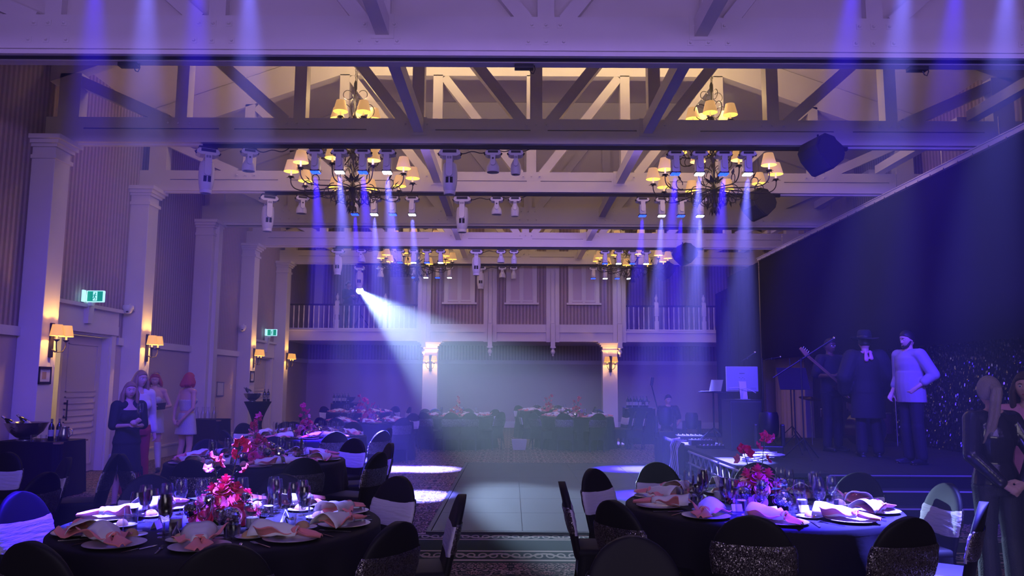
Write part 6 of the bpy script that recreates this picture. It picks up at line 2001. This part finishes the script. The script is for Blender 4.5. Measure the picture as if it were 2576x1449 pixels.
# control table with mixers at the back left of the stage
tb = thing('control_table', 'low black table with mixing gear at the stage left end', 'table', (3.55, 15.4, SZ))
p = at(1797, 1105, 14.4)
ls = thing('laptop_stand', 'black tripod stand with a tray on the stage corner', 'stand', (p.x, 14.4, SZ))
tri_stand(ls, .93, .34, .016)
MB().cbox(-.24, .24, -.14, .14, .93, .945, .004).build('tray', M_blk, ls)
lp = thing('laptop', 'open laptop standing on the tripod tray', 'laptop', (p.x - .05, 14.4, SZ + .946), -1.1)
MB().cbox(-.16, .16, -.11, .11, 0, .014, .004).build('keyboard_base', M_alu, lp)
MB().add([(-.16, .11, .014), (.16, .11, .014), (.16, .17, .22), (-.16, .17, .22), (-.16, .116, .014), (.16, .116, .014), (.16, .176, .22), (-.16, .176, .22)], [(0, 1, 2, 3), (4, 5, 6, 7), (0, 1, 5, 4), (1, 2, 6, 5), (2, 3, 7, 6), (3, 0, 4, 7)]).build('screen_lid', M_alu, lp)
bpy.data.objects.remove(tb)
q = random.Random(9)
for i, (px_, Y, w, d, h, lab) in enumerate(((1765, 14.2, .42, .3, .09, 'small mixing desk nearest the string lights'), (1735, 15.0, .5, .34, .12, 'flat mixing desk in the middle of the stage edge'), (1900, 11.9, .42, .34, .10, 'black stage box before the tall loudspeaker'), (1790, 13.5, .46, .26, .05, 'thin rack unit lying at the stage edge'))):
    p = at(px_, 1110, Y)
    r = thing('mixing_desk' if i != 2 else 'stage_box', lab, 'mixer' if i != 2 else 'box', (p.x, Y, SZ), q.uniform(-.3, .3))
    MB().cbox(-w / 2, w / 2, -d / 2, d / 2, 0, h, .01).build('case', M_blk, r)
    if i != 2:
        for a in range(6):
            for b in range(2):
                MB().lathe([(.011, h), (.010, h + .014), (0, h + .015)], 8, c=(-w / 2 + .05 + a * (w - .1) / 5, -d / 4 + b * d / 2, 0)).build('knob', M_case, r, True)
    else:
        MB().cbox(-w / 2 + .02, w / 2 - .02, -d / 2 + .02, d / 2 - .02, h, h + .012, .003).build('lid', mat('blue grey lid', (.3, .3, .4), .4), r)
# cable tangle and strings of pale cords down the skirt
M_cord = mat('pale cable', (.55, .55, .62), .5)
for i in range(9):
    y = 13.55 + i * .085 + .01
    pts = [(SX0 - .02 + .03 * math.sin(i), y, SZ + .12), (SX0 - .12, y - .01, SZ + .10)] + [(SX0 - .15 - .02 * math.sin(k + i) - .012 * k, y - .012 * k + .012 * math.sin(2.2 * k + i), SZ + .10 - .11 * k) for k in range(1, 6)] + [(SX0 - .32 - .05 * (i % 3), y - .2, .012), (SX0 - .5, y - .5, .012)]
    tag(MB().tube(pts, .006, 5).build('pale_cable', M_cord, None, True), 'pale cord over the skirted stage edge, %s from the far end' % ('ninth', 'eighth', 'seventh', 'sixth', 'fifth', 'fourth', 'third', 'second', 'first')[i], 'cable', 'pale cords over the stage skirt')
for i in range(7):
    c = at(1890 + 4 * i, 1150, 11.3)
    pts = [(c.x + .24 * math.cos(t * (1 + .1 * i)) + .01 * i, 11.3 + .16 * math.sin(t * 1.1 + i), SZ + .012 + .012 * i + .03 * abs(math.sin(t * .7 + i))) for t in [k * .45 for k in range(18)]]
    tag(MB().tube(pts, .008, 5).build('coiled_cable', M_cord, None, True), 'pale cable coil on the stage front corner, %s' % ('bottom loop', 'second loop up', 'third loop up', 'fourth loop up', 'fifth loop up', 'sixth loop up', 'topmost loop')[i], 'cable', 'coiled cables on the stage corner')
# microphones and stands
def mic(root, a, b):
    a, b = Vector(a), Vector(b)
    d = (b - a).normalized()
    MB().tube([a, a + d * .15], [.011, .016], 10).build('microphone_body', M_blk, root, True)
    m = MB(); sph(m, a + d * .17, .025); m.build('microphone_grille', M_chrome, root, True)
def boom_stand(px_, Y, a_px, b_px, label, with_mic=True):
    x = ray(px_, 1000)[0] * Y
    r = thing('boom_stand', label, 'microphone stand', (x, Y, SZ), 0, 'boom microphone stands')
    A, B = at(*a_px, Y) - Vector((x, Y, SZ)), at(*b_px, Y) - Vector((x, Y, SZ))
    t = (0 - A.x) / (B.x - A.x) if abs(B.x - A.x) > 1e-3 else .5
    t = min(max(t, 0.05), .95)
    J_ = A.lerp(B, t)
    h = J_.z
    tri_stand(r, h, .30)
    MB().tube([A, B], .011, 8).build('boom', M_blk, r, True)
    MB().lathe([(0, -.02), (.022, -.02), (.022, .02), (0, .02)], 10, c=tuple(J_)).build('clutch', M_blk, r, True)
    mic(r, B, B + (B - A).normalized() * .1)
boom_stand(2018, 11.6, (1945, 950), (2075, 866), 'long black boom stand slanting across in front of the bass player')
boom_stand(1920, 13.9, (1862, 912), (1880, 900), 'small microphone stand behind the desktop computer')
boom_stand(1990, 15.0, (1925, 905), (1942, 902), 'microphone stand with level boom before the tan curtain')
p = at(1998, 1000, 12.6)
ms = thing('music_stand', 'black music stand on stage beside the long boom stand', 'music stand', (p.x, 12.6, SZ))
tri_stand(ms, 1.05, .28)
MB().add([(-.24, -.05, 1.02), (.24, -.05, 1.02), (.24, .10, 1.36), (-.24, .10, 1.36), (-.24, -.04, 1.02), (.24, -.04, 1.02), (.24, .11, 1.36), (-.24, .11, 1.36)], [(0, 1, 2, 3), (4, 5, 6, 7), (0, 1, 5, 4), (1, 2, 6, 5), (2, 3, 7, 6), (3, 0, 4, 7)]).build('desk', M_blk, ms)
MB().cbox(-.24, .24, -.10, -.04, 1.005, 1.02, .003).build('ledge', M_blk, ms)
# tall pole with light panel behind the far tables
p0 = at(1668, 1082, 17.0); p1 = at(1639, 970, 17.0)
po = thing('light_pole', 'slanting pole with a small light panel right of the far tables', 'stand', (p0.x, 17.0, 0))
MB().tube([(0, 0, .02), (0, 0, p0.z), (p1.x - p0.x, 0, p1.z)], .014, 8).build('pole', M_blk, po, True)
MB().cbox(-.03, .03, -.02, .02, 0, .18, .008, M=Matrix.Translation((p1.x - p0.x - .0, 0, p1.z)) @ Matrix.Rotation(.15, 4, 'Y')).build('light_panel', M_blk, po)
for k in range(3):
    a = 2 * PI * k / 3
    MB().tube([(0, 0, .25), (.25 * math.cos(a), .25 * math.sin(a), .01)], .010, 6).build('leg', M_blk, po, True)
# drum kit behind the band
dk = thing('drum_kit', 'dark drum kit with cymbals half hidden behind the band', 'drum kit', (6.4, 14.2, SZ), .3)
M_shell = mat('dark drum shell', (.06, .02, .03), .2, coat=.6)
M_skinD = mat('drum head', (.5, .5, .5), .5)
MB().lathe([(.28, -.2), (.29, -.2), (.29, .2), (.28, .2)], 28, M=Matrix.Translation((0, 0, .29)) @ Matrix.Rotation(PI / 2, 4, 'X')).build('bass_drum', M_shell, dk, True, 40)
MB().lathe([(0, .19), (.28, .19), (.28, .195), (0, .195)], 28, M=Matrix.Translation((0, 0, .29)) @ Matrix.Rotation(PI / 2, 4, 'X')).build('bass_drum_head', mat('black drum head', (.02, .02, .03), .4), dk, True)
for nm, x, y, z, r_, h in (('tom', -.2, .0, .62, .15, .18), ('tom', .2, .0, .62, .16, .19), ('floor_tom', .55, .25, .20, .2, .36), ('snare_drum', -.45, .35, .5, .18, .14)):
    d_ = MB().lathe([(0, 0), (r_, 0), (r_, h), (0, h)], 24, c=(x, y, z)).build(nm, M_shell, dk, True, 40)
    MB().lathe([(0, 0), (r_ * .98, 0), (0, .003)], 24, c=(x, y, z + h)).build('drum_head', M_skinD, d_, True)
    MB().lathe([(r_ + .004, -.01), (r_ + .008, 0), (r_ + .004, .01)], 24, c=(x, y, z + h)).build('rim', M_chrome, d_, True)
for x, y, z in ((-.65, .0, 1.05), (.6, -.1, 1.10), (-.8, .45, .85)):
    s_ = MB().tube([(x, y, .0), (x, y, z)], .01, 6).build('cymbal_stand', M_chrome, dk, True)
    MB().lathe([(.21, 0), (.06, .012), (.03, .03), (0, .034), (0, .03), (.06, .008)], 28, M=Matrix.Translation((x, y, z - .02)) @ Matrix.Rotation(.2, 4, 'X')).build('cymbal', mat('cymbal bronze', (.5, .36, .14), .25, 1), s_, True, 60)
for x in (.5, .9):
    pass
# ------------------------------------------------------------------ service tables with wine
M_btl = mat('dark wine bottle', (.012, .02, .012), .12, coat=.6)
M_foil = mat('bottle foil', (.3, .28, .3), .35, .8)
M_bowl = mat('hammered steel bowl', (.5, .5, .54), .25, .95, bump=.4, bscale=40)
def bottle_proto():
    r = thing('wine_bottle', '', 'bottle')
    MB().lathe([(0, 0), (.036, 0), (.038, .005), (.038, .18), (.030, .215), (.015, .24), (.014, .295), (0, .295)], 18).build('glass_body', M_btl, r, True, 60)
    MB().lathe([(.0148, .245), (.0152, .30), (0, .302)], 14).build('foil', M_foil, r, True, 60)
    MB().lathe([(.0383, .06), (.0385, .15)], 18).build('label_band', mat('bottle label', (.5, .48, .45), .6), r, True)
    return r
PR['bottle'] = bottle_proto()
def carafe_proto():
    r = thing('water_carafe', '', 'carafe')
    MB().lathe([(0, 0), (.045, 0), (.048, .01), (.045, .12), (.022, .19), (.02, .22), (.028, .26), (.026, .26), (.018, .22), (.02, .19), (.042, .12), (.044, .01), (0, .008)], 18).build('glass_wall', M_gl, r, True, 60)
    return r
PR['carafe'] = carafe_proto()
def bowl(loc, label, s=1.0):
    r = thing('wine_bowl', label, 'bowl', loc, 0, 'wine bowls on service tables')
    r.scale = (s, s, s)
    MB().lathe([(0, 0), (.09, 0), (.09, .012), (.06, .02), (.10, .04), (.17, .10), (.215, .19), (.225, .20), (.21, .19), (.165, .108), (.09, .05), (0, .04)], 30).build('bowl_wall', M_bowl, r, True, 50)
def station(name, x, y, h, lab, w=.8, d=.6, style='box'):
    r = thing(name, lab, 'table', (x, y, 0))
    MB().cbox(-w / 2, w / 2, -d / 2, d / 2, h - .03, h - .004, .004).build('tabletop', mat('plywood', (.3, .2, .1), .6), r)
    if style == 'box':
        n = 96
        def fn(u, v):
            a = u * 2 * PI
            ca, sa = math.cos(a), math.sin(a)
            e = .22
            cx_, cy2 = abs(ca) ** e * (1 if ca > 0 else -1), abs(sa) ** e * (1 if sa > 0 else -1)
            k = 1 + .05 * v * (1 + .5 * math.sin(14 * a) + .4 * math.sin(23 * a))
            return (cx_ * w / 2 * 1.01 * k, cy2 * d / 2 * 1.01 * k, h - (h - .01) * v)
        m = MB().grid(fn, n, 6, close_u=True)
        k = len(m.v)
        m.v.append((0, 0, h))
        m.f += [(k, i, (i + 1) % n) for i in range(n)]; m.mi += [0] * n
        m.build('cloth', M_tc, r, True, 60)
        for sx_ in (-1, 1):
            for sy_ in (-1, 1):
                MB().tube([(sx_ * w * .42, sy_ * d * .4, 0), (sx_ * w * .42, sy_ * d * .4, h - .03)], .015, 6).build('leg', M_blk, r, True)
    return r
station('service_table', -6.62, 11.1, .76, 'black-clothed service table at the left wall in front of the nearest column', .95, .7)
zt = .762
bowl((-6.78, 11.0, zt), 'large steel wine bowl on the service table nearest the left wall', 1.25)
for i, (dx, dy, dz, t, lab) in enumerate(((.35, .0, 0, 0, 'upright wine bottle right of the bowl on the near service table'), (.43, .05, 0, 0, 'second upright wine bottle beside the near bowl'))):
    put('bottle', (-6.78 + dx, 11.0 + dy, zt), 0, lab, 'upright bottles, near service table')
for i, (dx, dy, rx, rz) in enumerate(((-.10, -.05, -.9, 1.1), (.04, .02, -.8, 1.3), (-.02, .10, -1.0, -1.4))):
    dup(PR['bottle'], 'wine bottle leaning in the near steel bowl, %s' % ('leftmost', 'middle', 'rearmost')[i], (-6.78 + dx + .05, 11.0 + dy, zt + .15), (0, rx, rz * .3), 'bottles in the near bowl')
for i, (dx, dy) in enumerate(((.30, -.22), (.18, -.25), (.44, -.16))):
    put('tumbler', (-6.7 + dx, 11.0 + dy, zt), 0, 'tumbler in front of the near wine bowl, %s' % ('middle', 'left', 'right')[i], 'tumblers by the near wine bowl')
jg = thing('steel_jug', 'polished steel jug at the right end of the near service table', 'jug', (-6.26, 11.02, zt))
MB().lathe([(0, 0), (.055, 0), (.07, .03), (.075, .09), (.06, .15), (.065, .19), (.06, .19), (.055, .15), (.06, .1), (0, .02)], 24).build('jug_body', M_chrome, jg, True, 60)
MB().tube([(.06, 0, .16), (.11, 0, .15), (.12, 0, .09), (.07, 0, .05)], .008, 8).build('handle', M_chrome, jg, True)
# carafes on the square table behind the women
station('service_table', -6.55, 17.0, .78, 'black-clothed service table behind the women, carrying water carafes', .75, .7)
for i in range(4):
    put('carafe', (-6.78 + .12 * i, 16.9 + .05 * (i % 2), .783), 0, 'clear water carafe, %s of the four on the rear service table' % NTH[i], 'water carafes')
# high cocktail table in a stretch cover
ht_ = thing('cocktail_table', 'high cocktail table in a waisted black stretch cover', 'table', (-6.15, 19.0, 0))
MB().lathe([(0, 1.09), (.315, 1.09), (.32, 1.10), (.315, 1.11), (0, 1.11)], 32).build('tabletop', M_tc, ht_, True)
def fn(u, v):
    a = u * 2 * PI
    k = 1 - v
    rad = .11 + .21 * abs(2 * k - 1.0) ** 1.5 if k > .5 else .11 + (.17 + .09 * abs(math.cos(2 * a)) ** 6) * abs(1 - 2 * k) ** 1.4
    return (rad * math.cos(a), rad * math.sin(a), .01 + 1.09 * k)
MB().grid(fn, 40, 22, close_u=True).build('stretch_cover', M_span, ht_, True, 180)
bowl((-6.27, 18.95, 1.112), 'steel wine bowl on the high cocktail table', .95)
for i in range(2):
    put('bottle', (-6.02 + .09 * i, 19.08, 1.112), 0, ('left' if i == 0 else 'right') + ' wine bottle on the high cocktail table', 'bottles, cocktail table')
    dup(PR['bottle'], 'wine bottle leaning in the cocktail table bowl, ' + ('front' if i == 0 else 'back'), (-6.25 + .02 * i, 18.93 + .06 * i, 1.24), (0, -.8, .3 + .3 * i), 'bottles in the cocktail table bowl')
for i in range(4):
    put('wine', (-6.10 + .075 * i, 18.86, 1.112), 0, 'wine glass on the high cocktail table, %s from the left' % NTH[i], 'glasses, cocktail table')
# far stations
for key, px_, Y, lab, ns in (('a', 868, 24.2, 'left', 6), ('b', 1607, 21.0, 'right', 7)):
    x = ray(px_, 1040)[0] * Y
    station('service_table', x, Y, .95, 'black-clothed bottle table at the far %s of the hall' % lab, .8, .55)
    bowl((x + .12, Y, .952), 'steel wine bowl on the far %s bottle table' % lab, .9)
    for i in range(ns):
        put('bottle', (x - .32 + .085 * i, Y - .16 + .05 * (i % 2), .952), 0, '%s wine bottle from the left on the far %s bottle table' % (('first', 'second', 'third', 'fourth', 'fifth', 'sixth', 'seventh')[i], lab), 'bottles, far %s table' % lab)
p = on(1306, 1131, 0)
tb_ = thing('tapered_tub', 'pale tapered tub on the floor before the far middle tables', 'tub', (p.x, p.y, 0))
MB().lathe([(0, 0), (.19, 0), (.21, .005), (.26, .24), (.24, .24), (.19, .03), (0, .03)], 4, M=Matrix.Rotation(PI / 4, 4, 'Z')).build('tub_wall', mat('pale tub', (.42, .36, .34), .7), tb_)

# small black receivers under the partition track
for px_, lab in ((331, 'left'), (1318, 'middle'), (2300, 'right')):
    x = ray(px_, 165)[0] * 8.72
    r = thing('signal_receiver', 'small black receiver box with a cable loop under the partition track, %s one' % lab, 'sensor', (x, 8.66, ZB - 0.05))
    MB().cbox(-.11, .11, -.05, .05, -.045, 0, .006).build('case', M_blk, r)
    MB().tube([(.06, 0, -.04), (.08, 0, -.09), (.11, 0, -.10), (.13, 0, -.05), (.12, 0, 0)], .006, 6).build('cable', M_blk, r, True)
